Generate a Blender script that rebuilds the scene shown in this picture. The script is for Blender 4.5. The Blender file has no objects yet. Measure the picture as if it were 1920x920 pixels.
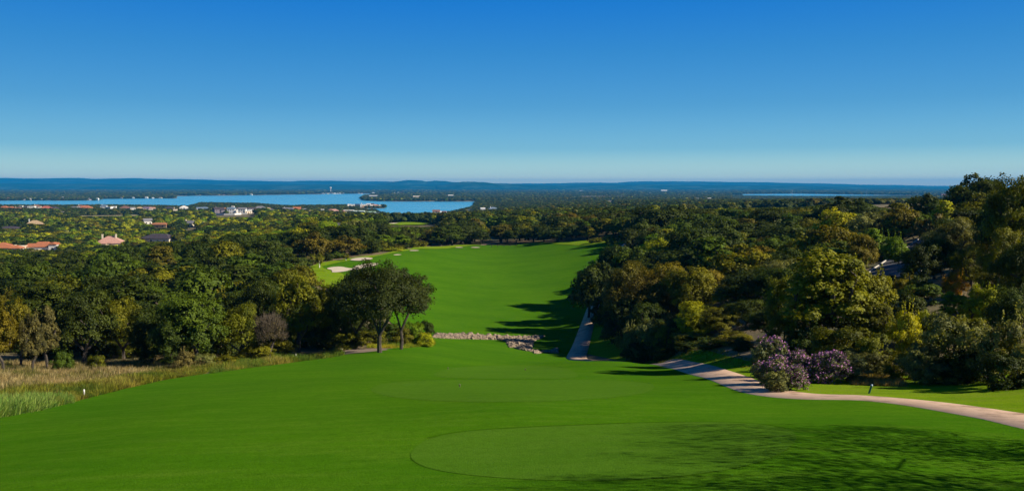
import bpy, bmesh, math, random
import numpy as np
from mathutils import Vector, Matrix
from mathutils.geometry import delaunay_2d_cdt
S = bpy.context.scene
COL = S.collection
random.seed(7); RNG = np.random.default_rng(7)
PI = math.pi

# ------------------------------------------------------------------ camera, world, sun, exposure
F = 1507.0                        # focal length in pixels of a 1920 wide frame
PITCH = math.atan(110.0 / F)      # tilt below the horizontal
CZ = 60.0                         # eye height above the lake
cam_d = bpy.data.cameras.new('camera'); cam = bpy.data.objects.new('camera', cam_d); COL.objects.link(cam)
cam_d.sensor_width = 36.0; cam_d.lens = 36.0 * F / 1920.0
cam_d.clip_start = 0.5; cam_d.clip_end = 120000
cam.location = (0, 0, CZ); cam.rotation_euler = (PI / 2 - PITCH, 0, 0)
S.camera = cam

SUN_AZ = math.radians(101); SUN_EL = math.radians(32)     # azimuth clockwise from the view direction (+Y)
W = bpy.data.worlds.new('World'); S.world = W; W.use_nodes = True
nt = W.node_tree; nt.nodes.clear()
sky = nt.nodes.new('ShaderNodeTexSky'); sky.sky_type = 'NISHITA'; sky.sun_disc = False
sky.sun_elevation = SUN_EL; sky.sun_rotation = SUN_AZ; sky.altitude = 300
sky.air_density = 1.0; sky.dust_density = 0.1; sky.ozone_density = 3.0
# the deep polarised blue of the photograph: one tint by elevation, the same all round the compass
tc = nt.nodes.new('ShaderNodeTexCoord'); sx = nt.nodes.new('ShaderNodeSeparateXYZ')
ramp = nt.nodes.new('ShaderNodeValToRGB')
els = [(0.0, (1.60, 1.62, 1.22)), (0.0112, (1.44, 1.62, 1.52)), (0.0165, (1.14, 1.45, 1.52)), (0.046, (0.53, 0.97, 1.32)), (0.0978, (0.32, 0.81, 1.21)), (0.161, (0.188, 0.766, 1.267)), (0.2186, (0.085, 0.716, 1.44)), (0.45, (0.05, 0.52, 1.10)), (1.0, (0.05, 0.36, 0.80))]
cr = ramp.color_ramp
while len(cr.elements) < len(els): cr.elements.new(0.5)
for e, (p, c) in zip(cr.elements, els): e.position = p; e.color = (*[v / 1.7 for v in c], 1)
mul = nt.nodes.new('ShaderNodeMix'); mul.data_type = 'RGBA'; mul.blend_type = 'MULTIPLY'; mul.inputs[0].default_value = 1
bg = nt.nodes.new('ShaderNodeBackground'); bg.inputs[1].default_value = 0.100
wo = nt.nodes.new('ShaderNodeOutputWorld')
nt.links.new(tc.outputs['Generated'], sx.inputs[0]); nt.links.new(sx.outputs[2], ramp.inputs[0])
# the photograph's sky is even from side to side: the Nishita sky is read along one bearing for all bearings
m1 = nt.nodes.new('ShaderNodeMath'); m1.operation = 'MULTIPLY'; m2 = nt.nodes.new('ShaderNodeMath'); m2.operation = 'SUBTRACT'; m2.inputs[0].default_value = 1.0; m2.use_clamp = True
m3 = nt.nodes.new('ShaderNodeMath'); m3.operation = 'SQRT'; cb = nt.nodes.new('ShaderNodeCombineXYZ')
nt.links.new(sx.outputs[2], m1.inputs[0]); nt.links.new(sx.outputs[2], m1.inputs[1]); nt.links.new(m1.outputs[0], m2.inputs[1]); nt.links.new(m2.outputs[0], m3.inputs[0])
nt.links.new(m3.outputs[0], cb.inputs[1]); nt.links.new(sx.outputs[2], cb.inputs[2]); nt.links.new(cb.outputs[0], sky.inputs[0])
nt.links.new(sky.outputs[0], mul.inputs[6]); nt.links.new(ramp.outputs[0], mul.inputs[7])
nt.links.new(mul.outputs[2], bg.inputs[0]); nt.links.new(bg.outputs[0], wo.inputs[0])

sun_d = bpy.data.lights.new('sun', 'SUN'); sun = bpy.data.objects.new('sun', sun_d); COL.objects.link(sun)
sun_d.energy = 4.8; sun_d.angle = math.radians(0.5); sun_d.color = (1.0, 0.90, 0.74)
sv = Vector((math.cos(SUN_EL) * math.sin(SUN_AZ), math.cos(SUN_EL) * math.cos(SUN_AZ), math.sin(SUN_EL)))
sun.rotation_euler = sv.to_track_quat('Z', 'Y').to_euler(); sun.location = (60, -20, 120)

S.view_settings.view_transform = 'Standard'; S.view_settings.look = 'None'
S.view_settings.exposure = 0.65; S.view_settings.gamma = 1.0
S.render.engine = 'CYCLES'
S.cycles.max_bounces = 5; S.cycles.diffuse_bounces = 2; S.cycles.glossy_bounces = 2
S.cycles.transmission_bounces = 2; S.cycles.volume_bounces = 0; S.cycles.transparent_max_bounces = 4
S.cycles.use_denoising = True; S.cycles.denoiser = 'OPENIMAGEDENOISE'; S.cycles.denoising_input_passes = 'RGB_ALBEDO_NORMAL'; S.cycles.denoising_prefilter = 'ACCURATE'
S.cycles.caustics_reflective = False; S.cycles.caustics_refractive = False

# ------------------------------------------------------------------ pixel <-> place helpers
cp, sp = math.cos(PITCH), math.sin(PITCH)
def ray(px, py):
    cx = (px - 960.0) / F; cy = (460.0 - py) / F
    return np.array((cx, cp + cy * sp, -sp + cy * cp))
def P(px, py, D):
    d = ray(px, py); return d * (D / d[1]) + np.array((0, 0, CZ))

CTRL = [  # pixel x, pixel y, distance
 (960,920,18),(960,830,26),(960,762,36),(960,727,50),(960,702,68),(960,683,92),(960,664,112),(960,647,130),(960,633,145),
 (960,600,170),(960,560,200),(960,520,240),(960,490,275),(960,472,310),(960,464,340),(960,450,380),(960,436,460),(960,420,600),
 (960,404,1000),(960,396,1500),(300,920,20),(300,840,27),(300,780,38),(300,735,55),(1500,920,17.5),(1500,830,24),(1500,770,36),
 (0,920,21),(0,850,29),(0,785,42),(0,768,47),(158,742,55),(330,707,68),(0,722,60),(0,692,75),(500,683,80),(620,664,92),(717,661,90),
 (800,640,118),(800,600,160),(800,560,190),(800,520,225),(800,485,265),(860,466,330),(660,502,228),(700,488,245),(600,497,232),(770,472,290),
 (500,520,200),(400,500,250),(400,610,125),(300,684,83),(150,690,80),(150,610,130),(40,548,215),(100,512,320),(200,464,580),(30,472,505),
 (110,472,505),(70,428,850),(300,414,1050),(160,407,1300),(30,394,1700),(200,400,1500),(300,400,1500),(300,396,1750),(100,398,1500),(700,408,1500),(780,409,1500),(850,408,1500),(740,414,1000),(850,413,1000),(450,460,420),(300,480,400),(700,440,450),(700,416,800),
 (500,401,1250),(780,420,700),(500,399,1600),(620,398.5,1700),(900,402,1500),(1180,453,290),(1120,470,272),(1100,500,245),(1105,570,185),(1180,688,99),(1130,687,103),(1228,688,95),(1180,679.5,93),(1130,678,98),(1180,672,107),(1235,676,103),
 (1095,630,140),(1080,655,125),(1075,677,108),(1110,678,104),(1240,683,90),(1300,692,73),(1350,706,59),(1420,735,46),(1500,745,42),(1600,747,40.5),(1720,762,37),
 (1850,782,33),(1920,795,31),(1500,716,52),(1650,702,56),(1900,722,45),(1550,672,66),(1300,645,95),(1250,570,140),(1250,510,190),(1300,462,260),
 (1665,512,110),(1700,484,133),(1735,454,170),(1800,402,230),(1900,420,150),(1900,560,80),(1580,412,300),(1400,432,300),(1500,395,450),(1700,384,500),
 (1400,402,600),(1300,380,1700),(1450,382,1500),(1500,372,3500),(1200,390,1300),(1100,400,1000),(1100,432,400),(1900,374,1200),(1850,372,3000),
 (0,388,2300),(300,388,2300),(600,390,2200),(1300,374,3200),(960,378,2900),
]
for _x in (-200, 150, 500, 850, 1200, 1550, 1900, 2150):
    for _D, _h in ((5200, 57), (9000, 57), (16000, 57), (40000, 57)): CTRL.append((_x, 350 + _h * F / _D, _D))
CW = np.array([P(*c) for c in CTRL])
def _uv(x, y):
    th = np.clip(np.arctan2(x, y), -0.66, 0.66); r = np.maximum(np.hypot(x, y), 12.0)
    return np.stack((3.0 * th, np.log(r)), -1)
CU = _uv(CW[:, 0], CW[:, 1]); CV = np.log(np.maximum(CZ - CW[:, 2], 0.5))
def _U(d2): return 0.5 * d2 * np.log(d2 + 1e-12)
_n = len(CU); _K = _U(((CU[:, None] - CU[None]) ** 2).sum(-1)) + np.eye(_n) * 0.002
_Pm = np.concatenate((np.ones((_n, 1)), CU), 1)
_A = np.zeros((_n + 3, _n + 3)); _A[:_n, :_n] = _K; _A[:_n, _n:] = _Pm; _A[_n:, :_n] = _Pm.T
_w = np.linalg.solve(_A, np.concatenate((CV, np.zeros(3))))

def poly_mask(x, y, poly):
    inside = np.zeros(x.shape, bool); n = len(poly); j = n - 1
    for i in range(n):
        xi, yi = poly[i]; xj, yj = poly[j]
        c = ((yi > y) != (yj > y)); inside ^= c & (x < (xj - xi) * (y - yi) / (yj - yi + 1e-12) + xi); j = i
    return inside
def on_lake(px, py):       # the point of the lake's surface (z = 0) seen at a pixel
    d = ray(px, py); return tuple((d * (CZ / -d[2]))[:2])
LAKE_PX = [(-260,376.5),(100,376),(185,376),(192,373),(328,372),(331,367.5),(480,366),(560,364.6),(640,363.6),(790,362),(800,364),(705,366.2),(682,369),(676,373),
 (682,376.2),(720,377.5),(840,378),(895,377.5),(893,382),(884,394),(850,401),(800,406),(740,407),(716,402),(700,396.5),(655,394),(648,391.5),(700,391),(722,390.6),
 (722,387.6),(700,386.8),(640,387.2),(560,388.5),(545,389.5),(520,388),(480,384),(376,382.5),(366,386),(352,391),(300,390),(200,388.5),(100,389),(0,388),(-260,388)]
LAKE = [on_lake(*p) for p in LAKE_PX]
LAKE2 = [on_lake(*p) for p in [(1388,364),(1500,363.2),(1600,365),(1712,366.4),(1712,368.4),(1600,369),(1500,369),(1392,367.6)]]
def terrain(x, y):
    x = np.asarray(x, float); y = np.asarray(y, float); sh = x.shape; x = x.ravel(); y = y.ravel()
    uv = _uv(x, y); out = np.empty(len(x))
    for a in range(0, len(x), 20000):
        q = uv[a:a + 20000]; d2 = ((q[:, None] - CU[None]) ** 2).sum(-1)
        out[a:a + 20000] = _U(d2) @ _w[:_n] + _w[_n] + q @ _w[_n + 1:]
    z = CZ - np.exp(np.clip(out, 0.5, 4.3))
    r = np.hypot(x, y); k = np.clip((r - 30) / 300, 0, 1)
    z = z + k * (0.25 * np.sin(x / 9.3 + 1.3 * np.sin(y / 17)) + 0.3 * np.sin(y / 13.1 + x / 31)) + 0.05 * np.sin(x / 3.7 + 1.1) * np.sin(y / 4.9) * np.clip(r / 40, 0, 1)
    m = r > 1500
    if m.any():
        xm, ym = x[m], y[m]; L = poly_mask(xm, ym, LAKE) | poly_mask(xm, ym, LAKE2)
        z[m] = np.where(L, -2.5, np.maximum(z[m], 0.7))
    return z.reshape(sh)
def tz(x, y): return float(terrain(np.array([x]), np.array([y]))[0])
_DS = np.exp(np.linspace(math.log(12), math.log(14000), 1500))
def hit(px, py, dmin=0):   # where the sight line of a pixel first meets the ground
    d = ray(px, py); X = d[0] / d[1] * _DS; Z = CZ + d[2] / d[1] * _DS
    g = terrain(X, _DS); below = np.where((Z <= g) & (_DS > dmin))[0]
    if not len(below): return (float(X[-1]), float(_DS[-1]))
    i = below[0]
    if i == 0: return (float(X[0]), float(_DS[0]))
    a0 = Z[i - 1] - g[i - 1]; a1 = g[i] - Z[i]; t = a0 / (a0 + a1 + 1e-9)
    D = _DS[i - 1] + t * (_DS[i] - _DS[i - 1]); return (float(d[0] / d[1] * D), float(D))
def at(px, D):             # ground point at distance D in the column of a pixel
    py = 500.0
    for _ in range(4):
        d = ray(px, py); x = d[0] / d[1] * D; z = tz(x, D)
        t = (z - CZ) / D; py = 460 - F * (t * cp + sp) / (cp - t * sp)
    return (float(x), float(D))
def top_z(px, py, D): return float(P(px, py, D)[2])

# ------------------------------------------------------------------ materials
def mat(name, color, rough=0.9, noise=None, scale=5.0, bump=0.0, bscale=30.0, metallic=0.0, spec=0.3, detail=6, stretch=None):
    m = bpy.data.materials.new(name); m.use_nodes = True; n = m.node_tree; b = n.nodes['Principled BSDF']
    b.inputs['Roughness'].default_value = rough; b.inputs['Metallic'].default_value = metallic
    b.inputs['Specular IOR Level'].default_value = spec
    b.inputs['Base Color'].default_value = (*color, 1)
    if noise or bump:
        t = n.nodes.new('ShaderNodeTexCoord'); src = t.outputs['Object']
        if stretch:
            mp = n.nodes.new('ShaderNodeMapping'); mp.inputs['Scale'].default_value = stretch
            n.links.new(src, mp.inputs[0]); src = mp.outputs[0]
    if noise:
        if not isinstance(noise, list): noise = [noise]
        nz = n.nodes.new('ShaderNodeTexNoise'); nz.inputs['Scale'].default_value = scale; nz.inputs['Detail'].default_value = detail; nz.inputs['Roughness'].default_value = 0.65
        n.links.new(src, nz.inputs[0])
        r = n.nodes.new('ShaderNodeValToRGB'); cols = [color] + noise
        while len(r.color_ramp.elements) < len(cols): r.color_ramp.elements.new(0.5)
        for i, (e, c) in enumerate(zip(r.color_ramp.elements, cols)):
            e.position = 0.34 + 0.32 * i / (len(cols) - 1); e.color = (*c, 1)
        n.links.new(nz.outputs[0], r.inputs[0]); n.links.new(r.outputs[0], b.inputs['Base Color'])
    if bump:
        nb = n.nodes.new('ShaderNodeTexNoise'); nb.inputs['Scale'].default_value = bscale; nb.inputs['Detail'].default_value = 5
        n.links.new(src, nb.inputs[0])
        bp = n.nodes.new('ShaderNodeBump'); bp.inputs['Strength'].default_value = 1; bp.inputs['Distance'].default_value = bump
        n.links.new(nb.outputs[0], bp.inputs['Height']); n.links.new(bp.outputs[0], b.inputs['Normal'])
    return m

def grass_mat(name, c1, c2, c3, scale=0.12):
    """mown turf: broad soft patches, mowing streaks and fine blade grain"""
    m = bpy.data.materials.new(name); m.use_nodes = True; n = m.node_tree; L = n.links.new; b = n.nodes['Principled BSDF']
    b.inputs['Roughness'].default_value = 1.0; b.inputs['Specular IOR Level'].default_value = 0.0
    t = n.nodes.new('ShaderNodeTexCoord')
    def noise(s, d, stretch=None):
        src = t.outputs['Object']
        if stretch:
            mp = n.nodes.new('ShaderNodeMapping'); mp.inputs['Scale'].default_value = stretch; L(src, mp.inputs[0]); src = mp.outputs[0]
        z = n.nodes.new('ShaderNodeTexNoise'); z.inputs['Scale'].default_value = s; z.inputs['Detail'].default_value = d; z.inputs['Roughness'].default_value = 0.6
        L(src, z.inputs[0]); return z.outputs[0]
    def mixc(f, a, bb, lo=0.35, hi=0.65):
        mr = n.nodes.new('ShaderNodeMapRange'); mr.inputs[1].default_value = lo; mr.inputs[2].default_value = hi; L(f, mr.inputs[0])
        x = n.nodes.new('ShaderNodeMix'); x.data_type = 'RGBA'; L(mr.outputs[0], x.inputs[0])
        for k, v in ((6, a), (7, bb)):
            if isinstance(v, tuple): x.inputs[k].default_value = (*v, 1)
            else: L(v, x.inputs[k])
        return x.outputs[2]
    a = mixc(noise(scale, 4, (0.5, 1, 1)), c1, c2)
    a2 = mixc(noise(0.9, 5, (0.35, 1.3, 1)), a, c3, 0.45, 0.95)
    fine = noise(14, 3)
    a3 = mixc(fine, a2, tuple(v * 0.45 for v in c1), 0.42, 0.95)
    a3 = mixc(noise(2.6, 6), a3, tuple(v * 0.72 for v in c1), 0.48, 0.9)
    L(a3, b.inputs['Base Color'])
    bp = n.nodes.new('ShaderNodeBump'); bp.inputs['Strength'].default_value = 0.6; bp.inputs['Distance'].default_value = 0.045
    L(noise(16, 5), bp.inputs['Height']); L(bp.outputs[0], b.inputs['Normal'])
    return m

def leaf_mat(name, inst=False, transl=0.21):
    m = bpy.data.materials.new(name); m.use_nodes = True; n = m.node_tree; L = n.links.new; n.nodes.clear()
    out = n.nodes.new('ShaderNodeOutputMaterial')
    if inst:
        a = n.nodes.new('ShaderNodeAttribute'); a.attribute_type = 'INSTANCER'; a.attribute_name = 'tcol'; base = a.outputs['Color']
    else:
        a = n.nodes.new('ShaderNodeObjectInfo'); base = a.outputs['Color']
    tt = n.nodes.new('ShaderNodeAttribute'); tt.attribute_name = 'tint'
    # tint 0..1: leaf-to-leaf variation, from darker and greener to lighter and yellower
    r = n.nodes.new('ShaderNodeValToRGB'); r.color_ramp.elements[0].color = (0.45, 0.6, 0.6, 1); r.color_ramp.elements[1].color = (1.75, 1.5, 0.9, 1)
    r.color_ramp.elements[0].color = (0.26, 0.34, 0.32, 1); r.color_ramp.elements[1].color = (1.9, 1.7, 0.8, 1)
    L(tt.outputs['Fac'], r.inputs[0])
    mx = n.nodes.new('ShaderNodeMix'); mx.data_type = 'RGBA'; mx.blend_type = 'MULTIPLY'; mx.inputs[0].default_value = 1
    L(base, mx.inputs[6]); L(r.outputs[0], mx.inputs[7])
    p = n.nodes.new('ShaderNodeBsdfPrincipled'); p.inputs['Roughness'].default_value = 0.6; p.inputs['Specular IOR Level'].default_value = 0.14
    L(mx.outputs[2], p.inputs['Base Color'])
    tr = n.nodes.new('ShaderNodeBsdfTranslucent'); mg = n.nodes.new('ShaderNodeMix'); mg.data_type = 'RGBA'; mg.blend_type = 'MULTIPLY'; mg.inputs[0].default_value = 1
    L(mx.outputs[2], mg.inputs[6]); mg.inputs[7].default_value = (1.9, 1.8, 0.5, 1); L(mg.outputs[2], tr.inputs[0])
    ms = n.nodes.new('ShaderNodeMixShader'); ms.inputs[0].default_value = transl
    L(p.outputs[0], ms.inputs[1]); L(tr.outputs[0], ms.inputs[2]); L(ms.outputs[0], out.inputs[0])
    return m
M = {}
M['leaf'] = leaf_mat('leaves'); M['leaf_i'] = leaf_mat('leaves_of_woodland', True)
M['bark'] = mat('bark', (0.045, 0.036, 0.027), 0.95, [(0.09, 0.075, 0.06)], 6, 0.02, 14)
M['bark_pale'] = mat('pale_bark', (0.20, 0.17, 0.135), 0.95, [(0.30, 0.26, 0.21)], 8)
M['twig'] = mat('grey_twigs', (0.085, 0.066, 0.045), 0.95, [(0.15, 0.12, 0.085)], 8, spec=0.05)
M['fairway'] = grass_mat('fairway_turf', (0.047, 0.150, 0.0045), (0.070, 0.180, 0.005), (0.110, 0.200, 0.014))
M['tee'] = grass_mat('tee_turf', (0.066, 0.165, 0.009), (0.074, 0.174, 0.010), (0.092, 0.185, 0.016))
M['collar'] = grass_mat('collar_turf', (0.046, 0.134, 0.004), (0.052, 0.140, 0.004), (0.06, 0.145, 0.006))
M['rough'] = grass_mat('rough_turf', (0.14, 0.25, 0.008), (0.20, 0.31, 0.010), (0.24, 0.24, 0.04), 0.5)
M['ground'] = mat('dry_woodland_floor', (0.06, 0.07, 0.018), 1, [(0.13, 0.105, 0.045), (0.24, 0.17, 0.09)], 0.11, 0.05, 3)
M['meadow'] = mat('dry_meadow_soil', (0.10, 0.10, 0.03), 1, [(0.22, 0.16, 0.09), (0.28, 0.21, 0.14)], 0.5, 0.05, 6)
M['field'] = mat('dry_field', (0.22, 0.20, 0.07), 1, [(0.32, 0.26, 0.14)], 0.03)
M['earth'] = mat('bare_earth', (0.30, 0.22, 0.17), 1, [(0.18, 0.14, 0.09)], 0.012)
M['sand'] = mat('bunker_sand', (0.50, 0.42, 0.30), 1, [(0.58, 0.50, 0.375)], 0.8, 0.03, 3)
M['path'] = mat('cart_path_concrete', (0.45, 0.295, 0.19), 0.95, [(0.54, 0.37, 0.25), (0.27, 0.17, 0.105)], 0.55, 0.006, 40, detail=10)
M['asphalt'] = mat('asphalt', (0.075, 0.075, 0.08), 0.9, [(0.10, 0.10, 0.10)], 0.6, 0.004, 40)
M['kerb'] = mat('kerb_concrete', (0.50, 0.46, 0.38), 0.9, [(0.40, 0.37, 0.30)], 2)
M['rock'] = mat('limestone', (0.20, 0.145, 0.095), 0.95, [(0.32, 0.25, 0.175), (0.09, 0.06, 0.04)], 0.9, 0.02, 8)
M['white'] = mat('white_paint', (0.78, 0.76, 0.70), 0.7, [(0.66, 0.64, 0.58)], 3)
M['hill'] = mat('wooded_hills', (0.008, 0.036, 0.020), 1, [(0.014, 0.05, 0.025), (0.05, 0.09, 0.06)], 0.0022, detail=12, spec=0.0)
# water
m = bpy.data.materials.new('lake_water'); m.use_nodes = True; n = m.node_tree; b = n.nodes['Principled BSDF']
b.inputs['Base Color'].default_value = (0.085, 0.37, 0.53, 1); b.inputs['Roughness'].default_value = 0.22; b.inputs['Specular IOR Level'].default_value = 0.5
t = n.nodes.new('ShaderNodeTexCoord'); mp = n.nodes.new('ShaderNodeMapping'); mp.inputs['Scale'].default_value = (1, 2.2, 1)
z = n.nodes.new('ShaderNodeTexNoise'); z.inputs['Scale'].default_value = 0.22; z.inputs['Detail'].default_value = 6
z2 = n.nodes.new('ShaderNodeTexNoise'); z2.inputs['Scale'].default_value = 0.0035; z2.inputs['Detail'].default_value = 4
mr = n.nodes.new('ShaderNodeMapRange'); mr.inputs[1].default_value = 0.35; mr.inputs[2].default_value = 0.65; mr.inputs[3].default_value = 0.14; mr.inputs[4].default_value = 0.34
bp = n.nodes.new('ShaderNodeBump'); bp.inputs['Distance'].default_value = 0.5; bp.inputs['Strength'].default_value = 0.7
n.links.new(t.outputs['Object'], mp.inputs[0]); n.links.new(mp.outputs[0], z.inputs[0]); n.links.new(mp.outputs[0], z2.inputs[0])
n.links.new(z.outputs[0], bp.inputs['Height']); n.links.new(bp.outputs[0], b.inputs['Normal'])
n.links.new(z2.outputs[0], mr.inputs[0]); n.links.new(mr.outputs[0], b.inputs['Roughness'])
M['water'] = m
_wall = {}
def wall_mat(c):
    if c not in _wall: _wall[c] = mat('stucco_wall', c, 0.9, [tuple(v * 0.88 for v in c)], 0.8)
    return _wall[c]
_roof = {}
def roof_mat(c):
    if c not in _roof: _roof[c] = mat('roof_covering', c, 0.9, [tuple(v * 0.72 for v in c), tuple(min(1, v * 1.2) for v in c)], 1.2, 0.03, 5)
    return _roof[c]
M['glass'] = mat('window_glass', (0.02, 0.03, 0.04), 0.1, spec=0.6)
M['trim'] = mat('window_trim', (0.45, 0.42, 0.36), 0.7)
M['door'] = mat('door_wood', (0.12, 0.07, 0.04), 0.6)

# ------------------------------------------------------------------ mesh helpers
def mesh_from(name, V, Fc, m=None, smooth=False, attr=None):
    me = bpy.data.meshes.new(name); V = np.asarray(V, np.float32)
    if isinstance(Fc, np.ndarray):
        k = Fc.shape[1]; me.vertices.add(len(V)); me.vertices.foreach_set('co', V.ravel())
        me.loops.add(Fc.size); me.loops.foreach_set('vertex_index', Fc.astype(np.int32).ravel())
        me.polygons.add(len(Fc)); me.polygons.foreach_set('loop_start', np.arange(0, Fc.size, k, dtype=np.int32))
        me.polygons.foreach_set('loop_total', np.full(len(Fc), k, np.int32))
        me.update(calc_edges=True)
    else:
        me.from_pydata([tuple(v) for v in V], [], Fc); me.update()
    if smooth: me.polygons.foreach_set('use_smooth', np.ones(len(me.polygons), bool))
    if attr is not None:
        a = me.attributes.new('tint', 'FLOAT', 'FACE'); a.data.foreach_set('value', attr.astype(np.float32))
    if m: me.materials.append(m)
    return me
def link(name, me, parent=None, loc=None, **props):
    o = bpy.data.objects.new(name, me); COL.objects.link(o)
    if parent: o.parent = parent
    if loc is not None: o.location = loc
    for k, v in props.items():
        if v is not None: o[k] = v
    return o
def struct(name, me, parent=None, **k): return link(name, me, parent, kind='structure', **k)

class MB:
    """collects boxes, tubes and prisms for ONE mesh"""
    def __init__(s): s.v = []; s.f = []
    def add(s, V, Fc):
        o = len(s.v); s.v += [tuple(p) for p in V]; s.f += [tuple(i + o for i in f) for f in Fc]
    def box(s, c, d, rz=0.0):
        x, y, z = (q / 2 for q in d); V = []
        for sx_, sy_, sz_ in ((-1,-1,-1),(1,-1,-1),(1,1,-1),(-1,1,-1),(-1,-1,1),(1,-1,1),(1,1,1),(-1,1,1)):
            a, b2 = sx_ * x, sy_ * y
            V.append((c[0] + a * math.cos(rz) - b2 * math.sin(rz), c[1] + a * math.sin(rz) + b2 * math.cos(rz), c[2] + sz_ * z))
        s.add(V, [(0,3,2,1),(4,5,6,7),(0,1,5,4),(1,2,6,5),(2,3,7,6),(3,0,4,7)]); return s
    def tube(s, pts, rad, n=6, cap=True):
        pts = [Vector(p) for p in pts]; o = len(s.v); k = len(pts)
        for i, p in enumerate(pts):
            d = (pts[min(i + 1, k - 1)] - pts[max(i - 1, 0)]).normalized()
            u = d.orthogonal().normalized(); w = d.cross(u); r = rad[i]
            for j in range(n):
                a = 2 * PI * j / n; s.v.append(tuple(p + (u * math.cos(a) + w * math.sin(a)) * r))
        for i in range(k - 1):
            for j in range(n):
                s.f.append((o + i * n + j, o + i * n + (j + 1) % n, o + (i + 1) * n + (j + 1) % n, o + (i + 1) * n + j))
        if cap: s.f.append(tuple(o + j for j in range(n))[::-1]); s.f.append(tuple(o + (k - 1) * n + j for j in range(n)))
        return s
    def hip(s, c, w, d, h, ridge, over=0.4, th=0.22):
        """hip (or gable when ridge == w) roof, ridge along x; c = centre of the eaves level"""
        a, b2 = w / 2 + over, d / 2 + over; r = min(ridge / 2, a) if ridge < w else a
        x, y, z = c
        V = [(x-a,y-b2,z-th),(x+a,y-b2,z-th),(x+a,y+b2,z-th),(x-a,y+b2,z-th),(x-a,y-b2,z),(x+a,y-b2,z),(x+a,y+b2,z),(x-a,y+b2,z),(x-r,y,z+h),(x+r,y,z+h)]
        s.add(V, [(0,3,2,1),(0,1,5,4),(1,2,6,5),(2,3,7,6),(3,0,4,7),(4,5,9,8),(6,7,8,9),(5,6,9),(7,4,8)]); return s
    def mesh(s, name, m): return mesh_from(name, s.v, s.f, m)

def drape(name, poly, m, step, off=0.03, kd=0.0006, far_step=None, **k):
    """a sheet laid on the ground inside a world polygon"""
    P2 = []; n = len(poly)
    for i in range(n):
        a = np.array(poly[i]); b2 = np.array(poly[(i + 1) % n]); L = np.linalg.norm(b2 - a); c = max(1, int(L / step))
        for q in range(c): P2.append(tuple(a + (b2 - a) * q / c))
    xs = [p[0] for p in P2]; ys = [p[1] for p in P2]
    gx, gy = np.meshgrid(np.arange(min(xs), max(xs), step), np.arange(min(ys), max(ys), step)); gx = gx.ravel() + 0.013; gy = gy.ravel() + 0.017
    if far_step:
        fx, fy = np.meshgrid(np.arange(min(xs), max(xs), far_step), np.arange(140, max(ys), far_step)); n0 = gy < 140
        gx = np.concatenate((gx[n0], fx.ravel() + .011)); gy = np.concatenate((gy[n0], fy.ravel() + .019))
    ins = poly_mask(gx, gy, P2); gx = gx[ins]; gy = gy[ins]
    bx = np.array(P2)
    keep = np.ones(len(gx), bool)
    for a in range(0, len(gx), 4000):
        d = ((gx[a:a+4000, None] - bx[None, :, 0]) ** 2 + (gy[a:a+4000, None] - bx[None, :, 1]) ** 2).min(1); keep[a:a+4000] = d > (step * 0.4) ** 2
    pts = [Vector(p) for p in P2] + [Vector((a, b2)) for a, b2 in zip(gx[keep], gy[keep])]
    nb = len(P2); V, _, T, *_r = delaunay_2d_cdt(pts, [(i, (i + 1) % nb) for i in range(nb)], [], 1, 1e-4)
    V = np.array([(v.x, v.y) for v in V]); z = terrain(V[:, 0], V[:, 1]) + off + kd * np.hypot(V[:, 0], V[:, 1])
    me = mesh_from(name, np.column_stack((V, z)), np.array([t for t in T if len(t) == 3]), m, True)
    me.flip_normals() if me.polygons[0].normal.z < 0 else None
    return struct(name, me, **k)
def smooth_poly(pts, it=2, closed=True):
    for _ in range(it):
        q = []; n = len(pts)
        for i in range(n if closed else n - 1):
            a = np.array(pts[i]); b2 = np.array(pts[(i + 1) % n]); q += [tuple(a * .75 + b2 * .25), tuple(a * .25 + b2 * .75)]
        if not closed: q = [pts[0]] + q + [pts[-1]]
        pts = q
    return pts
def ribbon(name, line, width, m, off=0.06, kd=0.0008, z0=0.0, step=1.0, cross=5, prof=None, **k):
    """a strip laid on the ground along a centre line; prof: list of (offset across, extra height)"""
    L = smooth_poly(line, 3, False); pts = [np.array(L[0])]
    for q in L[1:]:
        q = np.array(q)
        while np.linalg.norm(q - pts[-1]) > step: pts.append(pts[-1] + (q - pts[-1]) / np.linalg.norm(q - pts[-1]) * step)
    pts = np.array(pts); T = np.gradient(pts, axis=0); T /= np.linalg.norm(T, axis=1)[:, None]; N = np.column_stack((-T[:, 1], T[:, 0]))
    if prof is None: prof = [(u * width, 0) for u in np.linspace(-.5, .5, cross)]
    V = []; c = len(prof)
    zc = []
    for (u, hgt) in prof:
        q = pts + N * u; z = terrain(q[:, 0], q[:, 1]) + off + kd * np.hypot(q[:, 0], q[:, 1]) + hgt + z0
        V.append(np.column_stack((q, z)))
    V = np.stack(V, 1).reshape(-1, 3); Fc = []
    for i in range(len(pts) - 1):
        for j in range(c - 1): Fc.append((i * c + j, (i + 1) * c + j, (i + 1) * c + j + 1, i * c + j + 1))
    me = mesh_from(name, V, np.array(Fc)[:, ::-1], m, prof is None or len(prof) == 5)
    if me.polygons[len(me.polygons) // 2].normal.z < 0: me.flip_normals()
    return struct(name, me, **k), pts, N

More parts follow.
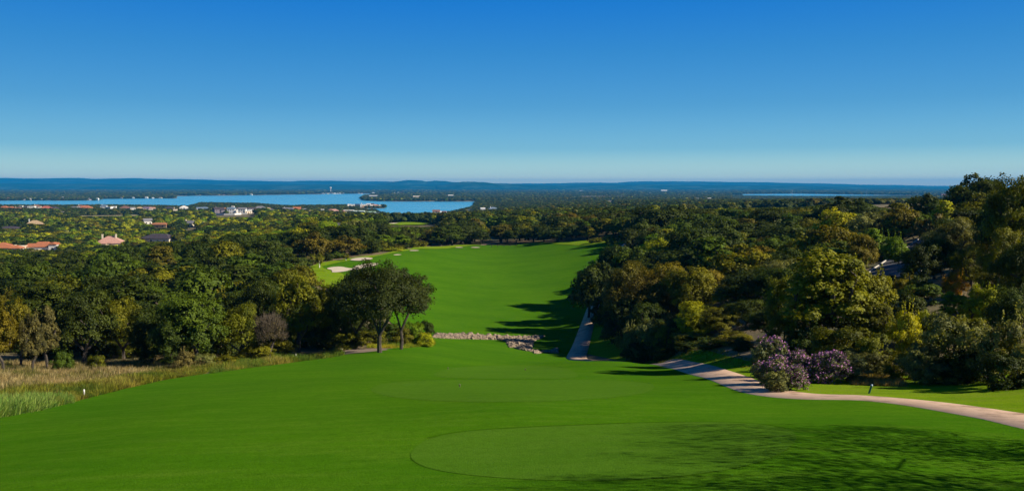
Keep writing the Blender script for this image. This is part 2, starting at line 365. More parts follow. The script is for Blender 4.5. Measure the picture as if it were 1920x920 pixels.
# ================================================================== THE SETTING
# ground: one sheet of rings from under the camera to beyond the horizon
front = np.radians(np.arange(-44, 44.01, 0.36)); back = np.radians(np.arange(50, 311, 6.0))
TH = np.concatenate((front, back)); R = np.concatenate((np.exp(np.linspace(math.log(2.5), math.log(14), 14, endpoint=False)), np.exp(np.linspace(math.log(14), math.log(420), 300, endpoint=False)), np.exp(np.linspace(math.log(420), math.log(45000), 150))))
tt, rr = np.meshgrid(TH, R); X = rr * np.sin(tt); Y = rr * np.cos(tt); Z = terrain(X, Y)
V = np.column_stack((X.ravel(), Y.ravel(), Z.ravel())); nT = len(TH); nR = len(R)
ii, jj = np.meshgrid(np.arange(nR - 1), np.arange(nT), indexing='ij'); ii = ii.ravel(); jj = jj.ravel(); j2 = (jj + 1) % nT
Fc = np.column_stack((ii * nT + jj, ii * nT + j2, (ii + 1) * nT + j2, (ii + 1) * nT + jj))
me = mesh_from('ground', V, Fc, M['ground'], True)
if me.polygons[0].normal.z < 0: me.flip_normals()
struct('ground', me)

# the lake: one level sheet, the land dips below it
g = np.linspace(-1, 1, 9); gx, gy = np.meshgrid(g * 9000, 1500 + (g + 1) / 2 * 9500)
k = np.arange(8); a, b2 = np.meshgrid(k, k); a = a.ravel(); b2 = b2.ravel()
struct('lake', mesh_from('lake', np.column_stack((gx.ravel(), gy.ravel(), np.zeros(81))), np.column_stack((b2*9+a, b2*9+a+1, (b2+1)*9+a+1, (b2+1)*9+a)), M['water']))

# far hills: long ridges at their real distances; crest heights read off the horizon
def ridge(name, prof, D, depth, seed, base=0.0):
    rg = np.random.default_rng(seed); nx, ny = 460, 18
    px = np.linspace(prof[0][0], prof[-1][0], nx); crest = np.interp(px, [p[0] for p in prof], [p[1] for p in prof])
    x = (px - 960) / F * D * 1.0; v = np.linspace(0, 1, ny)
    H = (350 - crest) / F * D + CZ
    rough = sum(np.sin(px / w + rg.uniform(0, 6)) * s for w, s in ((47, 3), (19, 2.2), (7.3, 1.6), (3.1, .9))) * D / 16000
    V = []
    for q in v:
        env = math.sin(min(q / 0.6, 1) * PI / 2) ** 1.6 if q < 0.6 else math.cos((q - 0.6) / 0.4 * PI / 2) ** 0.7
        wav = np.sin(px / 31 + q * 7 + seed) * 10 + np.sin(px / 11 + q * 13) * 6
        z = base + (H - base) * env + rough * env + wav * env * (1 - env) * D / 16000
        V.append(np.column_stack((x * (1 + (q - .6) * depth / D), np.full(nx, D + (q - 0.6) * depth), z)))
    V = np.concatenate(V); k1, k2 = np.meshgrid(np.arange(ny - 1), np.arange(nx - 1), indexing='ij'); k1 = k1.ravel(); k2 = k2.ravel()
    me = mesh_from(name, V, np.column_stack((k1*nx+k2, k1*nx+k2+1, (k1+1)*nx+k2+1, (k1+1)*nx+k2)), M['hill'], True)
    struct(name, me)
ridge('hills', [(-1500,338),(-600,336),(-100,334.5),(0,334),(60,335),(110,334.6),(148,333.6),(175,335),(260,334.2),(300,335.5),(380,337),(470,338.8),(550,339.8),(556,339),(620,339.2),(735,340.5),(745,341),(960,344.5),(1060,343),(1100,342),(1160,342.5),(1175,341),(1250,340),(1400,341),(1500,343.5),(1620,346),(1700,347),(1780,349),(1850,350),(2000,351),(2600,349),(3300,347)], 19000, 7000, 3)
ridge('hills', [(700,346),(735,341),(765,338.3),(790,338.6),(800,340.5),(815,338.8),(835,339),(850,341.2),(880,342.6),(905,346)], 15500, 2600, 5)
ridge('hills', [(820,349),(850,343.6),(868,341.4),(890,341),(910,342),(930,344),(960,345.5),(1000,347),(1060,349)], 12500, 2000, 8)
ridge('hills', [(-1500,345),(-200,344.5),(0,344),(200,344.5),(420,346),(700,346.5),(900,347.5),(1100,346.6),(1300,346.5),(1500,348),(1700,351),(2100,353),(3300,350)], 13500, 3800, 12)

# ---- the hole: one long sheet of mown turf from the tees to the far end
def hp(pts): return [hit(*p) for p in pts]
leftedge = hp([(0,779),(60,771),(110,762),(160,748),(225,731),(300,714),(380,702),(450,692),(520,684),(570,677),(610,671),(650,664)]) + [at(700, 94), at(745, 99), at(790, 108), at(768, 104), at(768, 122)]
farleft = [at(745, 142), at(712, 160), at(680, 178), at(655, 192), at(630, 206), at(596, 214), at(583, 219), at(600, 232), at(650, 245), at(705, 256), at(745, 275), at(772, 292), at(785, 318), at(815, 340), at(880, 348), at(925, 352)]
farright = [at(985, 345), at(1020, 338), at(1060, 322), at(1100, 310), at(1135, 300), at(1168, 294), at(1152, 275), at(1125, 250), at(1110, 225), at(1102, 195), at(1094, 158), at(1076, 130), at(1068, 112)]
cart = [at(1190, 305), at(1178, 286), at(1162, 262), at(1142, 234), at(1124, 204), at(1110, 172), at(1095, 142), at(1085, 122), at(1078, 110), at(1095, 105.5), at(1130, 103), at(1180, 99), at(1225, 95)]
cart_vis = [hit(1262, 684), hit(1305, 690.5), hit(1345, 703), hit(1385, 717), hit(1425, 733), hit(1475, 742), hit(1540, 745.5), hit(1620, 746.5), hit(1700, 754), hit(1760, 762), hit(1830, 773.5), hit(1920, 789), hit(2010, 806)]
near_right = [at(1130, 100), at(1215, 92)] + [p for p in cart_vis]
tail = [(cart_vis[-1][0] + 10, cart_vis[-1][1] - 2.5), (cart_vis[-1][0] + 40, cart_vis[-1][1] - 10)]
poly = leftedge + farleft + farright + near_right + tail + [(62, 8), (30, 4), (-30, 4), (-48, 20), (-44, 34)]
drape('fairway', smooth_poly(poly, 1), M['fairway'], 1.0, 0.02, 0.0005, far_step=2.4)
# rough beside the path, running up under the bushes
rough = [(p[0] + 0.3, p[1] + 0.5) for p in ([at(1150, 98)] + cart_vis + tail)] + [(70, 40), at(1960, 48), at(1840, 52), at(1700, 55), at(1600, 58), at(1500, 60), at(1400, 70), at(1320, 86), at(1240, 97), at(1160, 106)]
drape('rough_grass', rough, M['rough'], 1.6, 0.015, 0.0003)
shade_rough = [at(1010, 132), at(1050, 128), at(1180, 104), at(1240, 99), at(1260, 110), at(1220, 150), at(1180, 190), at(1110, 190), at(1060, 160)]
drape('rough_grass', shade_rough, M['rough'], 2.5, 0.01, 0.0002)
# lip of the far fairway in longer, yellower grass
drape('rough_grass', [at(1046, 328), at(1100, 316), at(1165, 302), at(1180, 298), at(1168, 286), at(1128, 284), at(1080, 302), at(1030, 326)], M['rough'], 3, 0.05, 0.0008)
drape('rough_grass', [at(583, 213), at(578, 222), at(600, 236), at(652, 250), at(712, 262), at(770, 300), at(778, 322), at(860, 350), at(905, 354), at(850, 336), at(790, 306), at(760, 282), at(700, 254), at(640, 240), at(604, 226), at(610, 214)], M['rough'], 3, 0.05, 0.0008)
# tee boxes: each a lighter, closer mown table with a strip of longer collar turf round it
tees = [[(768,862),(772,845),(800,824),(860,811),(960,804),(1080,799),(1200,794),(1350,792),(1440,797),(1478,806),(1500,822),(1470,852),(1380,882),(1200,903),(1020,903),(880,893),(800,880)],
        [(688,734),(712,720),(780,714),(860,713),(1000,712.5),(1150,713),(1215,718),(1232,727),(1200,741),(1080,752),(960,756),(840,754),(740,747)],
        [(806,706),(826,694),(880,687),(960,684.5),(1030,686),(1072,694),(1088,706),(1070,710.5),(960,710.5),(860,710.5)]]
for tp in tees:
    w = [hit(*p) for p in tp]; w = smooth_poly(w, 2); cx = sum(p[0] for p in w) / len(w); cy = sum(p[1] for p in w) / len(w)
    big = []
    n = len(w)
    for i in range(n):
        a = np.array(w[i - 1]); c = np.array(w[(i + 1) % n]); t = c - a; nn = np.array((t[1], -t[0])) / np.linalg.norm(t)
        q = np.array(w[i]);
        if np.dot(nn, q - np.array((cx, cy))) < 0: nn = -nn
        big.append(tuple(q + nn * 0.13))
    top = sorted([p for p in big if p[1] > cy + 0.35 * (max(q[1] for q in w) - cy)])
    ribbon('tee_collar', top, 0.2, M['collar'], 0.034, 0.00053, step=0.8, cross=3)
    drape('tee_box', w, M['tee'], 0.9, 0.030, 0.00053)
drape('rough_grass', [at(556, 212), at(590, 226), at(640, 212), at(700, 184), at(660, 176), at(590, 188)], M['rough'], 3, 0.04, 0.0006)
# bunkers
for tp in [[(610,505),(622,502),(640,501),(652,504),(664,505),(650,510),(632,512),(621,512),(624,508)], [(664,503.5),(668,499),(690,495.5),(712,494.5),(704,499),(690,502),(680,504.5),(668,507),(650,507.5)],
           [(653,489),(668,484.5),(690,484),(702,486),(690,489),(670,490.5)], [(737,479),(746,478),(754,478.7),(749,479.8),(739,480)], [(768,470.8),(779,470.2),(788,471),(779,472),(768,471.9)],
           [(851,465.2),(861,464.5),(871,465.4),(861,465.9)], [(880,465.4),(892,464.3),(903,465.6),(892,466.1)]]:
    drape('sand_bunker', smooth_poly([hit(*p) for p in tp], 2), M['sand'], 2.0, 0.06, 0.0010)
# another green glimpsed beyond the trees, dry fields and bare earth
drape('fairway', [at(722, 640), at(726, 700), at(765, 740), at(800, 735), at(806, 690), at(790, 640), at(750, 620)], M['rough'], 8, 0.1, 0.001)
drape('sand_bunker', [at(728, 690), at(738, 705), at(748, 700), at(738, 685)], M['sand'], 6, 0.2, 0.001)
drape('dry_field', [at(146, 1180), at(150, 1330), at(196, 1340), at(262, 1360), at(266, 1240), at(190, 1180)], M['field'], 16, 0.1, 0.001)
drape('dry_field', [at(1030, 3900), at(1100, 4400), at(1180, 4500), at(1228, 4300), at(1190, 3900), at(1100, 3700)], M['earth'], 60, 0.2, 0.001)
drape('dry_field', [at(60, 8000), at(60, 8800), at(210, 8800), at(210, 8000)], M['earth'], 150, 0.3, 0.001)
# the meadow of dry grass at the left, in front of the trees
MEADOW = [hit(0, 781), hit(100, 765), hit(160, 749), hit(300, 715), hit(450, 693), hit(560, 679), hit(640, 666)] + [at(640, 98), at(560, 90), at(420, 90), at(280, 90), at(120, 86), at(0, 82), at(-160, 78), at(-160, 40)]
drape('meadow_ground', MEADOW, M['meadow'], 1.8, 0.01, 0.0003)
# bare sandy patch under the trees left of the solitary oak
drape('bare_patch', smooth_poly([at(596, 91), at(640, 95.5), at(700, 96), at(735, 95), at(705, 91.5), at(640, 89.5)], 2), M['earth'], 1.5, 0.055, 0.0006)

# cart path in two stretches: the near bend, then down the dip and up along the far fairway
ribbon('cart_path', cart_vis[::-1] + [cart[-1]], 2.7, M['path'], 0.04, 0.0005, step=0.6, prof=[(-1.44, -0.03), (-1.4, 0.0), (0, 0.01), (1.4, 0.0), (1.44, -0.03)])
# continue the near stretch out of the picture at the right
ribbon('cart_path', [(cart_vis[-1][0] + 22, cart_vis[-1][1] - 6), (cart_vis[-1][0] + 10, cart_vis[-1][1] - 2.2), cart_vis[-1]], 2.7, M['path'], 0.035, 0.0005, step=0.6, prof=[(-1.42, -0.14), (-1.4, 0.0), (0, 0.02), (1.4, 0.0), (1.42, -0.14)])
ribbon('cart_path', cart[::-1], 2.8, M['path'], 0.07, 0.0006, step=1.2, prof=[(-1.42, -0.14), (-1.4, 0.0), (0, 0.02), (1.4, 0.0), (1.42, -0.14)])
ribbon('cart_path', [at(905, 350), at(930, 357), at(960, 356), at(1010, 358)], 2.6, M['path'], 0.1, 0.0008, step=2, cross=3)
# residential road on the right hand hill with a kerb along its left side
rd = [at(1650, 98), at(1668, 108), at(1690, 122), at(1716, 143), at(1745, 170), at(1790, 205)]
road, rp, rn = ribbon('road', rd, 7.0, M['asphalt'], 0.06, 0.0006, step=2, cross=5)
for s_ in (-1, 1):
    ribbon('kerb', [tuple(p + n_ * 3.6 * s_) for p, n_ in zip(rp[::6], rn[::6])], 0.3, M['kerb'], 0.05, 0.0006, step=2, prof=[(-.2, 0), (-.17, .15), (.17, .15), (.2, 0)])
ribbon('road', [at(236, 770), at(240, 850), at(246, 940)], 7, M['asphalt'], 0.15, 0.001, step=8, cross=3)
ribbon('road', [at(500, 860), at(506, 930), at(512, 1010)], 6, M['asphalt'], 0.15, 0.001, step=8, cross=3)
def near_line(x, y, pts, d): 
    q = np.array(pts); return ((q[:, 0] - x) ** 2 + (q[:, 1] - y) ** 2).min() < d * d

# ================================================================== PLANTS
def quads(c, nrm, size, rng, aspect=1.35, attr=None):
    """one leaf-sized quad at each centre, facing about nrm"""
    n = len(c); r = rng.normal(size=(n, 3)); t = np.cross(nrm, r); t /= np.linalg.norm(t, axis=1)[:, None] + 1e-9
    b = np.cross(nrm, t); s = (size if np.ndim(size) else np.full(n, size))[:, None] * 0.5
    s = s * rng.uniform(0.7, 1.3, (n, 1)); t = t * s * aspect; b = b * s; bend = nrm * s * 0.25
    V = np.stack((c - t - bend, c - b * 0.9 + bend, c + t - bend, c + b * 0.9 + bend), 1).reshape(-1, 3)   # a pointed leaf shape
    return V
def skeleton(tips, base_h, rng, fork=None, jitter=0.18):
    """limbs from the trunk's fork to every tip, joined like a tree; returns polylines with radii"""
    nodes = [np.array((0, 0, 0.0)), np.array((rng.normal() * .05, rng.normal() * .05, base_h * 0.5)), np.array((rng.normal() * .08, rng.normal() * .08, base_h))]
    par = [-1, 0, 1]
    if fork:
        for f_ in fork:      # main limbs rising from the fork
            p_ = 2
            for q_ in f_: nodes.append(np.array(q_, float)); par.append(p_); p_ = len(nodes) - 1
    order = np.argsort(((tips - nodes[2]) ** 2).sum(1))
    for k in order:
        t = tips[k]; N = np.array(nodes[2:]); d = np.linalg.norm(N - t, axis=1) + 0.35 * np.maximum(0, N[:, 2] - t[2]) * 2 + 0.15 * np.linalg.norm(N - nodes[2], axis=1)
        j = int(d.argmin()) + 2; a = nodes[j]; L = np.linalg.norm(t - a); m = max(1, int(L / 1.1)); p = j
        for q in range(1, m + 1):
            u = q / m; pos = a + (t - a) * u; pos = pos + rng.normal(size=3) * jitter * (0 if q == m else 1) * min(L, 2) * .5; pos[2] += 0.12 * L * math.sin(u * PI) * (1 if q < m else 0)
            nodes.append(pos); par.append(p); p = len(nodes) - 1
    w = np.zeros(len(nodes)); ch = [[] for _ in nodes]
    for i, q in enumerate(par):
        if q >= 0: ch[q].append(i)
    for i in range(len(nodes) - 1, -1, -1): w[i] = 1 if not ch[i] else sum(w[c] for c in ch[i])
    return nodes, par, w
def trunk_mesh(name, nodes, par, w, r0, m, sides=5, minr=0.0):
    mb = MB(); tot = w[0]
    rad = lambda i: max(minr, r0 * (w[i] / tot) ** 0.48)
    for i in range(1, len(nodes)):
        p = par[i]; a = rad(i if p > 1 else p); 
        if p == 0: a = r0 * 1.25
        mb.tube([nodes[p], nodes[i]], [a, rad(i)], sides if w[i] > 2 else 4, False)
    return mb.mesh(name, m)

def make_tree(kind, seed, n, leaf, shape='oak', H=8.0, Wd=8.0, bare=0.28, low=0.30, puffs=30, pr=0.19, density=1.0, sides=5, shoots=0, flat=1.0, lean=(0, 0), twigs=0, tr=1.0, forks=None):
    """returns (trunk mesh, crown mesh, flower mesh or None); root at the origin, H tall, Wd wide"""
    rng = np.random.default_rng(seed); zc = low * H; hz = H - zc; tips = []
    while len(tips) < puffs:
        v = rng.normal(size=3); v /= np.linalg.norm(v); rr_ = rng.uniform(0.35, 1.0) ** 0.5
        if v[2] < (-0.35 if low > .07 else -0.95): continue
        q = v * rr_
        if shape == 'cone': f = 1 - 0.55 * max(0, q[2]); q[0] *= f; q[1] *= f
        if shape == 'column': q[0] *= 0.9; q[1] *= 0.9
        p = np.array((q[0] * Wd / 2 * (1 - pr), q[1] * Wd / 2 * (1 - pr), 0.0))
        cz = zc + hz * 0.42; up = hz * 0.58 - pr * Wd * 0.3; dn = hz * 0.42
        p[2] = cz + q[2] * (up if q[2] > 0 else dn) * flat
        p[0] += lean[0] * (p[2] / H); p[1] += lean[1] * (p[2] / H)
        if all(np.linalg.norm(p - t) > pr * Wd * 0.55 for t in tips) or rng.random() < 0.08: tips.append(p)
    tips = np.array(tips)
    nodes, par, w = skeleton(tips, max(0.15, bare * H), rng, fork=forks)
    tm = trunk_mesh('trunk', nodes, par, w, (0.024 * H + 0.02 * Wd * 0.5) * tr if not twigs else 0.1, M['bark'] if not twigs else M['twig'], sides, 0.012 if not twigs else 0.015)
    # leaves: most on the outer skin of uneven puffs, some on loose sprays between them
    k = len(tips); prr = pr * Wd * rng.uniform(0.65, 1.3, k); ptint = rng.uniform(0, 1, k)
    wgt = prr ** 2; idx = rng.choice(k, n, p=wgt / wgt.sum())
    v = rng.normal(size=(n, 3)); v /= np.linalg.norm(v, axis=1)[:, None]
    # each puff itself is broken into sub-clumps
    sub = rng.normal(size=(k, 9, 3)); sub /= np.linalg.norm(sub, axis=2)[..., None]; sub[..., 2] = np.abs(sub[..., 2]) * 1.0 - 0.3 * (rng.random((k, 9)) < .3)
    sc = sub[idx, rng.integers(0, 9, n)]
    rad = rng.random(n) ** 0.35
    mode = rng.random(n) < 0.84
    off = np.where(mode[:, None], sc * 0.78 + v * 0.36 * rad[:, None], v * rad[:, None] * 1.0)
    off[:, 2] *= 0.78
    c = tips[idx] + off * prr[idx][:, None]
    out = off / (np.linalg.norm(off, axis=1)[:, None] + 1e-6)
    crown = c - np.array((lean[0] * .6, lean[1] * .6, zc + hz * 0.3)); crown /= np.linalg.norm(crown, axis=1)[:, None] + 1e-6
    nr = out * 0.7 + crown * 0.45 + rng.normal(size=(n, 3)) * 0.38 + np.array((0, 0, .2)); nr /= np.linalg.norm(nr, axis=1)[:, None]
    if shoots:   # upright whips above the crown
        tops = tips[np.argsort(-tips[:, 2])[:max(4, k // 3)]]; ex = []; exn = []
        for _ in range(shoots):
            b = tops[rng.integers(len(tops))] + rng.normal(size=3) * np.array((.5, .5, .15)) * Wd * .12; L = rng.uniform(.8, 2.0) * Wd / 9; d = np.array((rng.normal() * .18, rng.normal() * .18, 1.0))
            for q in np.linspace(0, 1, int(L / 0.05)): ex.append(b + d * (q * L + Wd * .08) + rng.normal(size=3) * .06); 
        ex = np.array(ex); c = np.concatenate((c, ex)); e2 = rng.normal(size=(len(ex), 3)); e2 /= np.linalg.norm(e2, axis=1)[:, None]; nr = np.concatenate((nr, e2)); idx = np.concatenate((idx, rng.integers(0, k, len(ex))))
    okk = c[:, 2] > 0.05; c = c[okk]; nr = nr[okk]; idx = idx[okk]; n = len(c)
    size = np.full(n, leaf) * rng.uniform(.7, 1.25, n)
    V = quads(c, nr, size, rng)
    tint = np.clip(0.45 * ptint[idx] + 0.55 * rng.beta(1.6, 2.2, n), 0, 1)
    cm = mesh_from('crown', V, np.arange(4 * n).reshape(n, 4), M['leaf'], False, tint)
    return tm, cm
def make_bare(seed, H=8.0, Wd=6.5):
    """a nearly leafless tree: trunk and limbs, a mist of fine twigs, few leaves"""
    rng = np.random.default_rng(seed); tm, cm = make_tree('bare', seed, 3600, 0.10, 'oak', H, Wd, 0.22, 0.28, 44, 0.15)
    mb_v = []; 
    co = np.empty(len(cm.vertices) * 3, np.float32); cm.vertices.foreach_get('co', co); co = co.reshape(-1, 4, 3).mean(1)
    V = []; n = 0
    for q in range(5200):
        b = co[rng.integers(len(co))] + rng.normal(size=3) * .22; d = b - np.array((0, 0, H * .3)); d /= np.linalg.norm(d) + 1e-6; d = d * .8 + rng.normal(size=3) * .45; d[2] += .35
        L = rng.uniform(.3, .8); e = b + d * L; s = np.cross(d, rng.normal(size=3)); s = s / (np.linalg.norm(s) + 1e-6) * 0.02
        V += [b - s, b + s, e + s * .4, e - s * .4]; n += 1
    tw = mesh_from('twigs', np.array(V), np.arange(4 * n).reshape(n, 4), M['twig'])
    return tm, cm, tw

NEAR = {'oak': [make_tree('oak', 11, 19000, .17, 'oak', 8, 8.6, .20, .12, 44, .165), make_tree('oak', 12, 19000, .17, 'oak', 8, 8.4, .22, .10, 38, .175), make_tree('oak', 13, 19000, .17, 'oak', 8, 8.2, .18, .06, 42, .17), make_tree('oak', 15, 19000, .17, 'oak', 8, 8.6, .2, .08, 34, .185)],
        'elm': [make_tree('elm', 21, 17000, .16, 'column', 9, 6.4, .20, .10, 56, .14), make_tree('elm', 22, 17000, .16, 'column', 9, 6.6, .18, .08, 54, .14, shoots=22)],
        'shrub': [make_tree('shrub', 31, 12000, .12, 'oak', 3.4, 5.0, .06, .0, 40, .15), make_tree('shrub', 32, 12000, .12, 'oak', 3.4, 4.8, .06, .0, 38, .15, shoots=10)],
        'sparse': [make_tree('oak', 14, 6800, .08, 'oak', 8, 8.6, .24, .2, 26, .2, tr=.18)],
        'juniper': [make_tree('juniper', 41, 13000, .15, 'cone', 7, 5.4, .08, .04, 46, .15)]}
MID = {'oak': [make_tree('oak', s_, 5200, .32, 'oak', 8, 8.6, .20, .10, 28, .185, sides=4) for s_ in (51, 52, 53)],
       'elm': [make_tree('elm', s_, 3600, .34, 'column', 9, 6.4, .18, .14, 32, .17, sides=4) for s_ in (54, 55)],
       'shrub': [make_tree('shrub', 56, 2600, .24, 'oak', 3.4, 5.0, .06, .0, 26, .18, sides=4)],
       'juniper': [make_tree('juniper', 57, 3200, .30, 'cone', 7, 5.4, .08, .04, 30, .17, sides=4)]}
BARE = [make_bare(61), make_bare(62)]
NOM = {'oak': (8, 8.6), 'elm': (9, 6.4), 'shrub': (3.4, 5.0), 'juniper': (7, 5.4), 'bare': (8, 6.5), 'sparse': (8, 8.6)}

# foliage base colours (linear); what the thing itself has
FC = {'yellowish olive': (0.19, 0.20, 0.012), 'live oak': (0.036, 0.050, 0.012), 'dark green': (0.046, 0.068, 0.011), 'deep green': (0.066, 0.106, 0.012), 'olive green': (0.140, 0.148, 0.011), 'ochre': (0.165, 0.145, 0.013), 'bright green': (0.150, 0.235, 0.012),
      'yellow-green': (0.310, 0.330, 0.012), 'grey-green': (0.165, 0.180, 0.080), 'brown-green': (0.115, 0.103, 0.017), 'grey-brown': (0.125, 0.108, 0.05), 'golden': (0.30, 0.19, 0.012), 'silver-green': (0.13, 0.155, 0.095)}
KIND = {'oak': ('oak_tree', 'oak tree'), 'elm': ('elm_tree', 'elm tree'), 'shrub': ('shrub', 'shrub'), 'juniper': ('juniper_tree', 'juniper tree'), 'bare': ('bare_tree', 'bare tree'), 'sparse': ('oak_tree', 'thinly leaved oak tree')}
TREES = []   # every individual: dict(root, kind, colour, px, D, x, y, h, w, region)
def jitter_col(c, amt=0.16):
    k = 1 + random.uniform(-amt, amt); g = random.uniform(-amt, amt) * .5
    return (c[0] * k * (1 + g), c[1] * k, c[2] * k * (1 - g), 1)
def place_tree(kind, colour, x, y, h, w, z=None, near=None, rot=None, px=None, label=None, region=None, pale=False):
    D = y
    near = D < 135 if near is None else near
    src = random.choice(BARE) if kind == 'bare' else random.choice((NEAR if near else MID)[kind])
    nm = KIND[kind][0]; r = bpy.data.objects.new(nm, None); COL.objects.link(r); r.empty_display_size = 0.3
    r.location = (x, y, (tz(x, y) if z is None else z) - 0.08)
    H0, W0 = NOM[kind]; r.rotation_euler = (0, 0, random.uniform(0, 6.28) if rot is None else rot)
    r.scale = (w / W0, w / W0 * random.uniform(.92, 1.08), h / H0); c = jitter_col(FC[colour])
    for nme, me in zip(('trunk', 'crown', 'twigs'), src):
        o = bpy.data.objects.new(nme, me); COL.objects.link(o); o.parent = r; o.color = c
    if px is None: px = 960 + F * x / (y * cp + (CZ - r.location.z) * sp)
    TREES.append(dict(root=r, kind=kind, colour=colour, px=px, D=D, x=x, y=y, h=h, w=w, label=label, region=region))
    return r
def tree_at(kind, colour, px, top, wpx, D, **k):
    """a tree whose crown shows centred on px, its top at pixel row `top`, wpx wide, standing at distance D"""
    x, y = at(px, D); z = tz(x, y); h = top_z(px, top, D) - z; w = wpx / F * D * 1.02
    h = max(h, 1.2); place_tree(kind, colour, x, y, h, w, z, px=px, **k)
    return h

